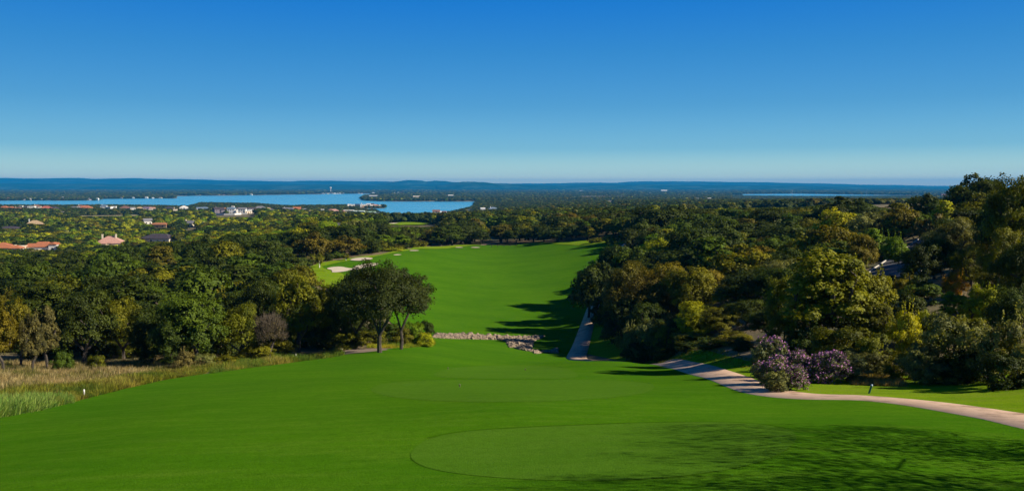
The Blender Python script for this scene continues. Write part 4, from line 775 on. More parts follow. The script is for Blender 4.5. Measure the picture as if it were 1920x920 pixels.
# the lakeside rows
rows = [
 (9,1720,16,TERRA,OCH,'hip',1,'terracotta-roofed house nearest the left edge on the lakeside'),(22,1690,13,TERRA,OCH,'hip',1,'terracotta house with an ochre end wall, second from the left on the lakeside'),
 (40,1760,7,WHITE,WHITE,'flat',2,'narrow white house with a tower-like front by the lake'),(48,1700,14,DARK,CREAM,'hip',1,'dark-roofed house left of the white lakeside villa'),(60,1650,13,WHITE,WHITE,'flat',2,'bright white villa standing out among red roofs'),
 (70,1720,15,BROWN,CREAM,'hip',2,'brown-roofed house directly behind the bright white villa'),(82,1740,12,TERRA,CREAM,'hip',1,'terracotta house right of the bright white villa'),(87,1620,22,(0.42,0.13,0.09),OCH,'hip',1,'long red-roofed house in front of the lakeside row'),
 (101,1640,14,DARK,OCH,'hip',1,'dark-roofed house with a glowing orange wall'),(109,1590,9,DARK,OCH,'hip',1,'small dark-roofed orange house right of the long red roof'),(34,1560,14,BROWN,CREAM,'hip',1,'brown-roofed house below the lakeside terracotta row'),(73,1540,10,GREY,GREYW,'gable',1,'grey gabled house peeping from dark trees below the red roofs'),
 (117,1400,6,WHITE,WHITE,'flat',1,'tiny white flat building alone in the trees'),(152,1760,14,BROWN,WHITE,'hip',2,'brown and white house left of the big terracotta roof by the lake'),(161,1740,24,TERRA,OCH,'hip',1,'broad terracotta-roofed mansion on a knoll by the lake'),(139,1760,14,GREY,GREYW,'hip',1,'grey-roofed house left of the terracotta mansion'),
 (195,1800,13,BLUE,PALE,'hip',2,'blue-grey roofed house left of two white lakeside houses'),(205,1680,12,WHITE,WHITE,'flat',2,'white flat-roofed lakeside house, left of a pair'),(214,1820,10,PALE,WHITE,'flat',2,'white flat-roofed lakeside house, right of a pair'),(235,1780,22,BROWN,GREYW,'hip',1,'wide brown-roofed house on the shore behind dark trees'),
 (249,1600,9,GREY,WHITE,'gable',2,'white gabled house left of the purple-roofed cottage'),(262,1810,16,TAN,CREAM,'hip',1,'cream lakeside house with a tan roof under tall trees'),(277,1600,14,(0.20,0.14,0.20),CREAM,'gable',2,'cottage with steep purplish roof'),(286,1560,10,PINK,CREAM,'gable',2,'pinkish gabled house just right of the purplish roof'),
 (317,1800,20,DARK,PALE,'hip',1,'dark-roofed house low on the shore, mid left'),(330,1790,12,CREAM,CREAM,'flat',1,'low cream house left of the big white lakeside house'),(345,1760,18,WHITE,WHITE,'hip',2,'big white-roofed lakeside house'),(329,1380,6,CREAM,CREAM,'gable',2,'small cream gable amid dark trees'),
 (375,1560,12,BLUE,PALE,'gable',2,'pale house with blue-grey gable roof left of the wooded point'),(384,1800,18,BLUE,PALE,'hip',1,'long blue-roofed boathouse at the foot of the wooded point'),(407,1800,12,TERRA,OCH,'hip',1,'terracotta house on the wooded point, left of two'),(420,1800,12,TERRA,CREAM,'hip',1,'terracotta house on the wooded point, right of two'),
 (437,1850,6,WHITE,WHITE,'gable',2,'tiny white house on the wooded point by the water'),(474,1700,14,TERRA,WHITE,'hip',1,'terracotta-roofed white house left of the two-storey villa'),
 (410,1300,16,DARK,(0.2,0.17,0.2),'gable',2,'dark purple-roofed house at the left end of the white wall'),(434,1290,12,BLUE,PALE,'gable',2,'pale blue gabled house behind the white wall'),(446,1330,12,DARK,WHITE,'gable',2,'dark-roofed white house, upper in the cluster behind the wall'),(455,1290,12,GREY,WHITE,'gable',2,'grey and white gabled house in the middle behind the wall'),(464,1270,11,PALE,CREAM,'flat',1,'flat cream garage at the right part of the white wall'),(472,1330,13,DARK,PALE,'gable',2,'pale gabled house at the right end of the cluster behind the wall'),
 (488,1520,22,GREY,PALE,'hip',2,'large two-storey pale villa with balcony band by the lake'),(503,1500,10,TAN,CREAM,'hip',2,'cream house attached right of the two-storey pale villa'),(514,1620,14,BROWN,CREAM,'hip',1,'cream house with brown roof behind the two-storey villa'),(510,1330,9,GREY,GREYW,'gable',1,'small grey-roofed house below the two-storey villa'),
 (537,1500,12,GREY,WHITE,'gable',2,'white house with sharp grey gables, left of a pair'),(546,1500,9,GREY,WHITE,'gable',2,'white house with sharp grey gables, right of a pair'),(557,1600,15,TERRA,OCH,'gable',2,'orange-roofed house tucked in trees by the lake'),(570,1700,9,GREY,PALE,'gable',1,'small pale house right of the orange-roofed one'),(584,1400,12,TAN,OCH,'gable',1,'yellowish gabled house in bright trees'),
 (595,1480,12,GREY,PALE,'flat',1,'low grey flat roof in the trees left of the pavilion'),(605,1700,7,PALE,WHITE,'gable',1,'tiny white gable in front of the dark shore wood'),(627,1650,17,PINK,CREAM,'hip',1,'pink-brown hipped roof in front of the dark shore wood'),(621,1720,14,BROWN,CREAM,'hip',1,'brown roof above the pink-brown one'),
 (654,2290,11,WHITE,WHITE,'flat',2,'white stepped villa at the left root of the house-lined point'),(660,2260,15,PALE,WHITE,'flat',2,'low white terrace building below the stepped villa'),(670,2330,14,BLUE,(0.1,0.13,0.2),'flat',2,'dark blue modern house on the point'),(681,2300,17,PALE,WHITE,'flat',2,'white flat-roofed house with a row of dark windows on the point'),(684,2260,15,OCH,OCH,'flat',1,'ochre boathouse at the water below the flat-roofed white house'),
 (691,2310,11,PALE,GREYW,'gable',2,'grey and white gabled house midway along the point'),(697,2320,12,DARK,WHITE,'gable',2,'white gable with dark roof, the peak of the point'),(704,2300,16,PINK,CREAM,'hip',1,'house with broad pale pink roof near the tip of the point'),(712,2290,8,CREAM,CREAM,'hip',1,'small cream hut at the tip of the point'),
 (803,1650,17,PINK,PALE,'flat',1,'long pinkish flat-roofed building on the near shore'),(818,1660,15,BROWN,CREAM,'gable',2,'brown gabled house right of the pinkish flat building'),(826,1700,12,WHITE,PALE,'gable',2,'house with a white ridge above the brown gabled one'),(833,1620,9,BROWN,PALE,'gable',2,'tall brown house at the right of the shore cluster'),
 (880,1780,11,BLUE,BLUE,'flat',1,'blue shed on the shore at the right end of the water'),(905,1600,9,PALE,WHITE,'gable',2,'white house beside tall trees right of the lake'),(924,1600,20,BLUE,WHITE,'hip',1,'long pale blue-white house right of the lake'),(852,1350,4,PALE,WHITE,'gable',1,'tiny white cottage in the wood below the right end of the lake'),
 (643,1700,8,(0.5,0.08,0.06),(0.5,0.15,0.10),'flat',1,'bright red hut at the left end of the long pavilion'),
]
for (px, D, w, rc, wc, ty, st, lab) in rows:
    rng_ = random.Random(px * 31 + D); hh = 3.4 * st + 0.6
    house(px, D, w, w * rng_.uniform(.6, .85), hh, rc, wc, lab, rng_.uniform(-.5, .5) + (0.25 if px < 700 else 0), ty, w * .2, 1 if rng_.random() < .35 and w > 11 else 0, [(w * .3, -w * .36, w * .36, w * .3, hh * .86)] if w > 13 and ty != 'flat' else (), 3 if w > 10 else 2, storeys=st, zoff=2.0 if D > 2200 else 1.6 if D > 1480 else 1.0, clear=75 if D < 2200 else 30)
# long white garden wall below the cluster
pts_ = [at(401, 1235), at(420, 1225), at(440, 1225), at(452, 1240), at(463, 1240)]
mb = MB()
for a_, b_ in zip(pts_[:-1], pts_[1:]):
    n_ = 6
    for q in range(n_):
        p = np.array(a_) + (np.array(b_) - np.array(a_)) * (q + .5) / n_; L_ = np.linalg.norm(np.array(b_) - np.array(a_)) / n_; mb.box((p[0], p[1], tz(p[0], p[1]) + 1.2), (L_ + .1, .5, 3.2), math.atan2(b_[1] - a_[1], b_[0] - a_[0]))
link('garden_wall', mb.mesh('garden_wall', wall_mat(WHITE)), None, None, label='long bright white garden wall below the pale gabled houses', category='wall')
HOUSES_XY.append((*at(432, 1235), 36, 110))
# lakeside pavilion: long low roofs of white, mint and grey over posts
def shelter(px, D, w, d, h, roofc, label, name='pavilion', cat='pavilion', rot=0, zz=None):
    x, y = at(px, D); z = tz(x, y) if zz is None else zz; r = bpy.data.objects.new(name, None); COL.objects.link(r); r.location = (x, y, z); r.rotation_euler = (0, 0, rot); r['label'] = label; r['category'] = cat
    link('roof', MB().hip((0, 0, h), w, d, d * .14, w, .3).mesh('roof', roof_mat(roofc)), r)
    pm = MB()
    post = None
    for i in range(5):
        for s in (-1, 1):
            me_ = post or MB().box((0, 0, h / 2 - .1), (.4, .4, h)).mesh('post', M['white']); post = me_
            link('post', me_, r, ((-.46 + .23 * i) * w, s * d * .42, 0))
    HOUSES_XY.append((x, y, w / 2 + 2, 60)); return r
shelter(654, 1760, 22, 9, 5, WHITE, 'left, whitest section of the long low lakeside pavilion')
shelter(673, 1750, 24, 10, 4.6, (0.60, 0.72, 0.62), 'pale mint-green section in the middle of the long pavilion')
shelter(694, 1745, 24, 10, 4.2, (0.42, 0.62, 0.42), 'greener right section of the long pavilion')
shelter(702, 1660, 20, 10, 4.6, (0.16, 0.20, 0.25), 'slate-blue open shelter below the green end of the pavilion', 'shelter', 'shelter')
shelter(676, 1640, 18, 10, 4.4, (0.10, 0.14, 0.20), 'dark blue shelter below the middle of the pavilion', 'shelter', 'shelter')
for q, (px, lab) in enumerate(((647, 'left of three tan diagonal roofs'), (654, 'middle of three tan diagonal roofs'), (662, 'right of three tan diagonal roofs'))):
    shelter(px, 1400, 5, 34, 3.6, (0.48, 0.40, 0.24), lab + ' in the trees below the pavilion', 'storage_shelter', 'shelter', -0.9)
# far shore: small white houses and boathouses strung along the waterline
far = [(16,1),(22,0),(46,0),(57,1),(78,0),(93,0),(117,1),(121,0),(137,0),(146,0),(167,0),(170,0),(183,1),(208,1),(216,0),(228,0),(250,0),(275,1),(287,0),(301,0),(313,0),(325,0),(330,1),(337,1),(358,0),(371,0),(374,0),(392,1),(399,0),(410,0),(420,0),(427,0),(463,0),(471,1),(535,0),(540,1),(545,0),(590,0),(597,0),(601,1),(606,0),(612,1),(617,0),(622,1),(628,1),(633,0),(637,1),(645,0),(672,0),(678,0),(700,0),(740,0),(747,0),(752,0)]
cols = [WHITE, PALE, CREAM, PALE, WHITE, GREYW, OCH]
for i, (px, st) in enumerate(far):
    D = 60 * F / ((376.0 if px < 186 else 372.8 if px < 330 else 366.6 if px < 480 else 364.3 if px < 700 else 363) - 350) * 1.012
    rg_ = random.Random(i * 13 + 5); w = rg_.uniform(9, 18) * (D / 4200); D += rg_.choice((0, 0, 130, 380))
    house(px, D, w, w * .6, 3.6 + 2.6 * st, cols[rg_.randrange(5)] if rg_.random() < .6 else BROWN, cols[rg_.randrange(7)], 'small pale house strung along the far shore of the lake', rg_.uniform(-.3, .3), 'hip', w * .16, 0, (), 0, z=1.6, clear=140, zoff=rg_.uniform(0, 1.5))['group'] = 'far shore houses'
fs = [o for o in COL.objects if o.get('group') == 'far shore houses']
for i, o in enumerate(sorted(fs, key=lambda o: o.location.x / o.location.y)):
    o['label'] = 'small pale house on the far shore, ' + ('leftmost of the string' if i == 0 else 'rightmost of the string' if i == len(fs) - 1 else ordinal(i + 1) + ' from the left')
for (px, D, w, h, c, lab) in ((845, 4500, 30, 5, WHITE, None), (700, 4300, 46, 4, GREYW, 'long low grey-white boathouse on the tree-covered island point'), (781, 4000, 34, 5, CREAM, 'cream lodge on the tree-covered island point'), (1090, 9000, 40, 8, GREYW, None), (1220, 6500, 24, 5, PALE, None), (1245, 8200, 60, 14, WHITE, None), (1308, 2600, 8, 4, GREYW, None), (1330, 2400, 10, 4, PALE, None)):
    house(px, D, w, w * .4, h + 3, c, c, lab or 'lone pale building far off in the wooded plain', 0, 'gable', w * .12, 0, (), 0, clear=300 if D > 3000 else 60)
    if not lab: bpy.context.scene.objects[-1]
lone = [o for o in COL.objects if o.get('label') == 'lone pale building far off in the wooded plain']
for i, o in enumerate(sorted(lone, key=lambda o: o.location.x / o.location.y)):
    o['group'] = 'lone far buildings'; o['label'] += ', ' + ('first', 'second', 'third', 'fourth', 'fifth', 'last')[i] + ' from the left'
house(1772, 4200, 62, 30, 16, (0.30, 0.14, 0.10), (0.32, 0.18, 0.15), 'long brown block of a building on the plain beside the hilltop oak', 0.1, 'flat', .5, 0, (), 6, name='large_building', cat='building', storeys=3, clear=500)
# water towers
def water_tower(px, D, h, r_, label, col=WHITE):
    x, y = at(px, D); r = bpy.data.objects.new('water_tower', None); COL.objects.link(r); r.location = (x, y, tz(x, y)); r['label'] = label; r['category'] = 'water tower'
    t = MB(); prof = [(0, -.5), (.55, -.42), (.9, -.2), (1, 0), (.9, .25), (.55, .42), (0.02, .5)]
    t.tube([(0, 0, h - r_ * .5 + q[1] * r_ * 1.3) for q in prof], [max(.02, q[0]) * r_ for q in prof], 14); link('tank', t.mesh('tank', wall_mat(col)), r)
    link('stem', MB().tube([(0, 0, 0), (0, 0, h * .1), (0, 0, h - r_)], [r_ * .8, r_ * .5, r_ * .45], 12).mesh('stem', wall_mat(GREYW)), r)
water_tower(620, 7200, 52, 9, 'white water tower rising above the far shore trees')
water_tower(1777.5, 5200, 40, 7, 'small white water tower beside the long brown building')
# masts and pylons against the right-hand lake
for i, px in enumerate((1486, 1502, 1625)):
    x, y = at(px, 5000); r = bpy.data.objects.new('mast', None); COL.objects.link(r); r.location = (x, y, tz(x, y)); r['label'] = ('leftmost', 'middle', 'rightmost')[i] + ' of three thin masts against the distant right-hand water'; r['category'] = 'mast'; r['group'] = 'masts'
    link('pole', MB().tube([(0, 0, 0), (0, 0, 42)], [.7, .35], 5).mesh('pole', wall_mat(GREYW)), r)

# ================================================================== SMALL THINGS
def post(px, D, h, r0, label, m, name='marker_post', cat='post', cap=None, tilt=0):
    x, y = at(px, D); r = bpy.data.objects.new(name, None); COL.objects.link(r); r.location = (x, y, tz(x, y)); r.rotation_euler = (0, tilt, 0); r['label'] = label; r['category'] = cat
    link('shaft', MB().tube([(0, 0, -.1), (0, 0, h * .9), (0, 0, h)], [r0, r0, r0 * .85], 8).mesh('shaft', m), r)
    link('cap', MB().tube([(0, 0, h), (0, 0, h + .03), (0, 0, h + .09)], [r0 * 1.15, r0 * 1.15, r0 * .6], 8).mesh('cap', cap or m), r)
post(158, 53.5, .50, .055, 'short white post at the border between meadow and lawn', M['white'])
post(555, 84.5, .7, .04, 'white stake standing in the long grass by the left wood', M['white'])
green_m = mat('green_pipe', (0.02, 0.10, 0.07), .6)
post(1629, 43.8, .48, .055, 'leaning green post with pale cap on the lawn right of the flowering shrubs', green_m, 'irrigation_post', 'post', wall_mat((0.55, 0.68, 0.75)), 0.3)
def stone(loc, s, rng, name='boulder', **k):
    bm = bmesh.new(); bmesh.ops.create_icosphere(bm, subdivisions=2, radius=1)
    for v in bm.verts: v.co *= 1 + rng.normal() * .09; v.co.x *= 1.2; v.co.z *= .75
    me = bpy.data.meshes.new(name); bm.to_mesh(me); bm.free(); me.materials.append(M['white'] if k.get('white') else M['rock']); k.pop('white', None)
    o = link(name, me, None, loc, **k); o.scale = (s, s, s); return o
x, y = at(638, 95.5); stone((x, y, tz(x, y) + .15), .28, RNG, 'boulder', label='pale boulder on the bare sandy patch under the trees', category='boulder', white=True)
# tee markers on the two farther tees
tm_ = mat('tee_marker', (0.12, 0.14, 0.05), .7)
for i, (px, py) in enumerate(((840, 694), (985, 696), (862, 728))):
    x, y = hit(px, py); z = tz(x, y) + .1; r = bpy.data.objects.new('tee_marker', None); COL.objects.link(r); r.location = (x, y, z); r['category'] = 'tee marker'; r['label'] = ('tiny dark tee marker near the left end of the farthest tee', 'tiny dark tee marker near the middle of the farthest tee', 'tiny dark tee marker at the left of the middle tee')[i]
    link('peg', MB().tube([(0, 0, 0), (0, 0, .12)], [.04, .05], 6).mesh('peg', tm_), r); link('head', MB().tube([(0, 0, .12), (0, 0, .16), (0, 0, .2)], [.05, .07, .03], 8).mesh('head', tm_), r)
# low rail at the far edge of the fairway
x, y = at(945, 338); r = bpy.data.objects.new('rail_fence', None); COL.objects.link(r); r.location = (x, y, tz(x, y)); r['label'] = 'low dark wooden rail at the far edge of the fairway'; r['category'] = 'fence'
wd = mat('weathered_wood', (0.06, 0.045, 0.03), .9, [(0.1, 0.08, 0.05)], 4)
pm_ = MB().box((0, 0, .5), (.22, .22, 1.2)).mesh('post', wd)
for i in range(5): 
    xx = -5.2 + 2.6 * i; link('post', pm_, r, (xx, 0, tz(x + xx, y) - tz(x, y)))
link('rail', MB().box((0, .12, .95), (11, .12, .22)).mesh('rail', wd), r)

# ================================================================== WOODS, GRASS AND STONES NOBODY COULD COUNT
def proto_coll(name, items):
    c = bpy.data.collections.new(name)       # a library of shapes, never linked to the scene
    for i, me in enumerate(items):
        o = bpy.data.objects.new('%s_shape_%03d' % (name, i), me); c.objects.link(o)
    return c
def scatter(name, coll, pos, idx, scl, rot, col=None, **k):
    me = bpy.data.meshes.new(name); me.vertices.add(len(pos)); me.vertices.foreach_set('co', np.asarray(pos, np.float32).ravel())
    a = me.attributes.new('idx', 'INT', 'POINT'); a.data.foreach_set('value', np.asarray(idx, np.int32))
    a = me.attributes.new('scl', 'FLOAT_VECTOR', 'POINT'); a.data.foreach_set('vector', np.asarray(scl, np.float32).ravel())
    a = me.attributes.new('rot', 'FLOAT_VECTOR', 'POINT'); a.data.foreach_set('vector', np.asarray(rot, np.float32).ravel())
    if col is not None:
        a = me.attributes.new('tcol', 'FLOAT_COLOR', 'POINT'); a.data.foreach_set('color', np.column_stack((col, np.ones(len(col)))).astype(np.float32).ravel())
    o = link(name, me, **k)
    g = bpy.data.node_groups.new(name, 'GeometryNodeTree'); g.interface.new_socket('Geometry', in_out='INPUT', socket_type='NodeSocketGeometry'); g.interface.new_socket('Geometry', in_out='OUTPUT', socket_type='NodeSocketGeometry')
    N = g.nodes.new; L = g.links.new
    gi = N('NodeGroupInput'); go = N('NodeGroupOutput'); ip = N('GeometryNodeInstanceOnPoints'); ci = N('GeometryNodeCollectionInfo')
    ci.inputs['Collection'].default_value = coll; ci.inputs['Separate Children'].default_value = True; ci.inputs['Reset Children'].default_value = True
    def attr(n_, t_):
        a = N('GeometryNodeInputNamedAttribute'); a.data_type = t_; a.inputs['Name'].default_value = n_; return [s for s in a.outputs if s.enabled and s.name == 'Attribute'][0]
    L(gi.outputs[0], ip.inputs['Points']); L(ci.outputs[0], ip.inputs['Instance']); ip.inputs['Pick Instance'].default_value = True
    L(attr('idx', 'INT'), ip.inputs['Instance Index']); L(attr('rot', 'FLOAT_VECTOR'), ip.inputs['Rotation']); L(attr('scl', 'FLOAT_VECTOR'), ip.inputs['Scale'])
    L(ip.outputs[0], go.inputs[0])
    md = o.modifiers.new('scatter', 'NODES'); md.node_group = g
    return o

def to_inst(me):
    c = me.copy(); c.materials.clear(); c.materials.append(M['leaf_i']); return c
def joined(tm, cm):      # trunk + crown as one shape for the uncounted woods
    A = []
    for me in (tm, cm):
        c = np.empty(len(me.vertices) * 3, np.float32); me.vertices.foreach_get('co', c); f = np.empty(len(me.loops), np.int32); me.loops.foreach_get('vertex_index', f); A.append((c.reshape(-1, 3), f.reshape(-1, 4)))
    t = np.empty(len(cm.polygons), np.float32); cm.attributes['tint'].data.foreach_get('value', t); n0 = len(A[0][1])
    me = mesh_from('wood_tree', np.concatenate((A[0][0], A[1][0])), np.concatenate((A[0][1], A[1][1] + len(A[0][0]))), M['bark'], False, np.concatenate((np.zeros(n0), t)))
    me.materials.append(M['leaf_i']); mi = np.ones(len(me.polygons), np.int32); mi[:n0] = 0; me.polygons.foreach_set('material_index', mi); return me
def far_crown(seed, n, leaf, H=8, Wd=8.4, core=True):
    """crown for a tree seen small: a lumpy core under a coat of leafy clumps"""
    tm, cm = make_tree('oak', seed, n, leaf, 'oak', H, Wd, .15, .1, 16, .22, sides=3)
    return to_inst(cm)
def add_core(me, seed, H=8, Wd=8.4):
    rng = np.random.default_rng(seed); bm = bmesh.new(); bm.from_mesh(me); base = len(bm.faces)
    lay = bm.faces.layers.float.get('tint')
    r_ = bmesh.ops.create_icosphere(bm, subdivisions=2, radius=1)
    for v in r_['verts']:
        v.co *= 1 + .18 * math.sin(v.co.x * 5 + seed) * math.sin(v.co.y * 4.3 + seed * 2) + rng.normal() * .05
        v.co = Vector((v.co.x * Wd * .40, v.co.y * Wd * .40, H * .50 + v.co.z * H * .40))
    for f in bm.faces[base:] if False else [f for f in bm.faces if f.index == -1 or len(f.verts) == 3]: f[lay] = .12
    m2 = bpy.data.meshes.new('far_tree'); bm.to_mesh(m2); bm.free(); m2.materials.clear(); m2.materials.append(M['leaf_i']); return m2
WOOD = [joined(*MID['oak'][0]), joined(*MID['oak'][1]), joined(*MID['oak'][2]), joined(*MID['elm'][0]), joined(*MID['shrub'][0])]
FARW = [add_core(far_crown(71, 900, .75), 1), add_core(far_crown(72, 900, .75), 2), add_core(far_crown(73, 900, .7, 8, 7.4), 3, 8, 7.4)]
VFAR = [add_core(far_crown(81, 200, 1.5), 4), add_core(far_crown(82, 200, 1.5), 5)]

def poisson(D0, D1, spacing, pxa=-140, pxb=2060, jit=.42):
    ys = np.arange(D0, D1, spacing * .9); P_ = []
    for i, y in enumerate(ys):
        xa, xb = (pxa - 960) / F * y * 1.0, (pxb - 960) / F * y
        x = np.arange(xa, xb, spacing) + (i % 2) * spacing / 2; P_.append(np.column_stack((x, np.full(len(x), y))))
    P_ = np.concatenate(P_); return P_ + RNG.uniform(-jit, jit, P_.shape) * spacing
def vnoise(x, y, s, seed=0):
    return (np.sin(x / s + seed) * np.sin(y / s * 1.3 + seed * 2.1) + .6 * np.sin(x / s * 2.3 + y / s * 1.7 + seed) + .4 * np.sin(x / s * 5.1 - y / s * 3.3 + seed * 3)) / 2
PAL = np.array([FC[c] for c in ('dark green', 'dark green', 'deep green', 'deep green', 'olive green', 'ochre', 'bright green', 'yellow-green', 'grey-green', 'brown-green')])
PNAME = ['dark green', 'dark green', 'deep green', 'deep green', 'olive green', 'ochre', 'bright green', 'yellow-green', 'grey-green', 'brown-green']
def pick_cols(x, y):
    """dark oaks mostly; sunny yellow-green mesquites on the left hillside; ochre scattered on the right"""
    n = len(x); px = 960 + F * x / y; v = vnoise(x, y, 48) + RNG.normal(size=n) * .2
    left = (px < 620) & (y > 300) & (y < 1250); w = np.tile(np.array([.26, .22, .16, .1, .14, .03, .02, .015, .04, .03]), (n, 1))
    w[left] = (.14, .12, .08, .08, .16, .03, .15, .17, .03, .04)
    bright = left & (v > .25); w[bright] = (.02, .02, .03, .06, .2, .03, .28, .34, .0, .02); dark = left & (v < -.3); w[dark] = (.35, .3, .15, .1, .06, 0, .02, .0, 0, .02)
    lw = (px < 560) & (y < 300); w[lw] = (.38, .28, .16, .08, .05, .01, .005, .0, .02, .02)
    far_ = y > 1250; w[far_] = (.26, .2, .16, .1, .12, .03, .03, .01, .05, .04)
    cs = np.cumsum(w / w.sum(1)[:, None], 1); i = (RNG.random((n, 1)) > cs).sum(1); return np.clip(i, 0, 9)
tx = np.array([t['x'] for t in TREES]); ty_ = np.array([t['y'] for t in TREES]); tr = np.array([t['w'] / 2 for t in TREES])
def clear_of_hand(q, rad, f=.62):
    d = np.sqrt((q[:, 0, None] - tx) ** 2 + (q[:, 1, None] - ty_) ** 2); return (d > (tr + rad[:, None]) * f).all(1)

# 1. woodland within 700 m
q = np.concatenate((poisson(84, 330, 7.0), poisson(330, 760, 8.2)))
q = q[~blocked(q[:, 0].copy(), q[:, 1].copy())]
# nothing wild right of the tees in front of the shrubs, nor on the open lawn left of them
pxq = 960 + F * q[:, 0] / q[:, 1]
q = q[~((pxq > 1180) & (q[:, 1] < 88)) & ~((pxq < 560) & (q[:, 1] < 88)) & ~((pxq > 640) & (pxq < 1090) & (q[:, 1] < 205)) & ~((pxq>=1090)&(pxq<1150)&(q[:,1]<125))]
rad = 2.4 + 3.4 * RNG.random(len(q)) ** 1.5; rad = np.where(q[:, 1] > 330, rad * 1.3, rad); keep = clear_of_hand(q, rad); q = q[keep]; rad = rad[keep]
thin = RNG.random(len(q)) < np.where((960 + F * q[:, 0] / q[:, 1] < 600) & (q[:, 1] > 330), .74, .97); q = q[thin]; rad = rad[thin]
z = terrain(q[:, 0], q[:, 1]); hgt = np.minimum(rad * RNG.uniform(1.3, 2.0, len(q)), 9.5); pxq = 960 + F * q[:, 0] / q[:, 1]
hgt = np.where((pxq > 1400) & (q[:, 1] < 230), np.minimum(hgt, 5.5), hgt); hgt = np.where((pxq < 560) & (q[:, 1] > 300), np.minimum(hgt, 6.5), hgt)
def fit_views(q_, z_, h_):
    """keep treetops of the scattered wood under the skyline and out of the views to the houses"""
    p_ = 960 + F * q_[:, 0] / q_[:, 1]; y_ = q_[:, 1]
    lim = np.interp(p_, [0, 560, 1130, 1160, 1250, 1400, 1500, 1560, 1600, 1650, 1700, 1750, 1790, 1850, 1920], [371, 371, 371, 392, 393, 390, 388, 382, 378, 388, 394, 386, 378, 360, 350])
    lim = np.where((y_ > 700) & (p_ > 1150), np.minimum(lim, 372), lim)
    for a_, b_, dm, yl in ((-20, 52, 485, 466), (48, 120, 498, 468), (172, 242, 575, 459), (262, 338, 590, 453), (252, 270, 570, 458), (44, 100, 840, 419), (0, 40, 770, 428), (282, 320, 840, 427), (266, 290, 920, 420), (342, 372, 810, 432), (228, 262, 900, 416), (140, 270, 1180, 405), (398, 484, 1225, 407), (722, 808, 640, 425)):
        lim = np.where((p_ > a_) & (p_ < b_) & (y_ < dm), np.maximum(lim, yl), lim)
    t_ = (cp * (460 - lim) / F - sp) / (cp + sp * (460 - lim) / F); hm = CZ + t_ * y_ - z_
    return np.minimum(h_, hm), hm > 1.3
hgt, ok_ = fit_views(q, z, hgt); q, z, hgt, rad, pxq = (a[ok_] for a in (q, z, hgt, rad, pxq)); rad = np.minimum(rad, hgt * 1.1)
# keep the sight line to the road, the bunkers and the far tip of the path open
top_py = 460 - F * (((z + hgt - CZ) / q[:, 1]) * cp + sp) / (cp - ((z + hgt - CZ) / q[:, 1]) * sp)
hide = ((pxq > 1650) & (pxq < 1712) & (top_py < 506) & (q[:, 1] < 140)) | ((pxq > 560) & (pxq < 720) & (q[:, 1] < 226) & (top_py < 512)) | ((pxq > 1085) & (pxq < 1195) & (q[:, 1] < 245) & (top_py < 462)) | ((pxq > 715) & (pxq < 830) & (q[:, 1] > 340) & (q[:, 1] < 640) & (top_py < 424))
q, z, hgt, rad, pxq, top_py = (a[~hide] for a in (q, z, hgt, rad, pxq, top_py))
ci_ = pick_cols(q[:, 0], q[:, 1]); col = PAL[ci_] * RNG.uniform(.8, 1.25, (len(q), 1)) * RNG.uniform(.93, 1.07, (len(q), 3))
size_px = hgt / q[:, 1] * F; inview = (pxq > -30) & (pxq < 1950)
order = np.argsort(-size_px * inview); N_IND = 110
for i in order[:N_IND]:
    kd = 'shrub' if hgt[i] < 4 else ('elm' if RNG.random() < .2 else 'oak')
    place_tree(kd, PNAME[ci_[i]], q[i, 0], q[i, 1], hgt[i], rad[i] * 2, z[i], near=q[i, 1] < 120, px=pxq[i])
rest = order[N_IND:]
kind_i = np.where(hgt[rest] < 4.2, 4, np.where(RNG.random(len(rest)) < .15, 3, RNG.integers(0, 3, len(rest)))); farm = q[rest, 1] > 420
nom = np.array([[8.6, 8], [8.6, 8], [8.6, 8], [6.4, 9], [5.0, 3.4]])
def emit(name, coll, nomv, ids, kidx, lab, cat='woodland'):
    s_ = np.column_stack((rad[ids] * 2 / nomv[kidx, 0], rad[ids] * 2 / nomv[kidx, 0], hgt[ids] / nomv[kidx, 1]))
    rot = np.column_stack((np.zeros(len(ids)), np.zeros(len(ids)), RNG.uniform(0, 6.28, len(ids))))
    scatter(name, coll, np.column_stack((q[ids], z[ids] - .15)), kidx, s_, rot, col[ids], label=lab, category=cat, kind='stuff')
emit('woodland', proto_coll('wood', WOOD), nom, rest[~farm], kind_i[~farm], 'mixed woodland of dark and olive crowns filling the slopes on both sides of the hole')
nomf = np.array([[8.4, 8], [8.4, 8], [7.4, 8]]); FC_ = proto_coll('far_wood', FARW)
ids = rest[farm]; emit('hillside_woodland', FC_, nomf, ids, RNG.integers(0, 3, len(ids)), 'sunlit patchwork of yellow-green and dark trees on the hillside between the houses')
# 2. woodland from 760 m to the lake shore
q = poisson(760, 2900, 9.5, -120, 2040); q = q[~blocked(q[:, 0].copy(), q[:, 1].copy())]
rad = RNG.uniform(3.2, 6.4, len(q)); z = terrain(q[:, 0], q[:, 1]); hgt = rad * RNG.uniform(1.1, 1.6, len(q)); 
hgt = np.where(q[:, 1] > 1500, np.minimum(hgt, 7.0), hgt); hgt, ok_ = fit_views(q, z, hgt); q, z, hgt, rad = (a[ok_] for a in (q, z, hgt, rad)); ci_ = pick_cols(q[:, 0], q[:, 1]); col = PAL[ci_] * RNG.uniform(.75, 1.2, (len(q), 1))
pxq = 960 + F * q[:, 0] / q[:, 1]; kp = ~((pxq > 640) & (pxq < 720) & (q[:, 1] > 1500) & (RNG.random(len(q)) < .55)); q, rad, z, hgt, col = (a[kp] for a in (q, rad, z, hgt, col))
ids = np.arange(len(q)); emit('lakeside_woodland', FC_, nomf, ids, RNG.integers(0, 3, len(ids)), 'woods and garden trees running down to the near shore of the lake')
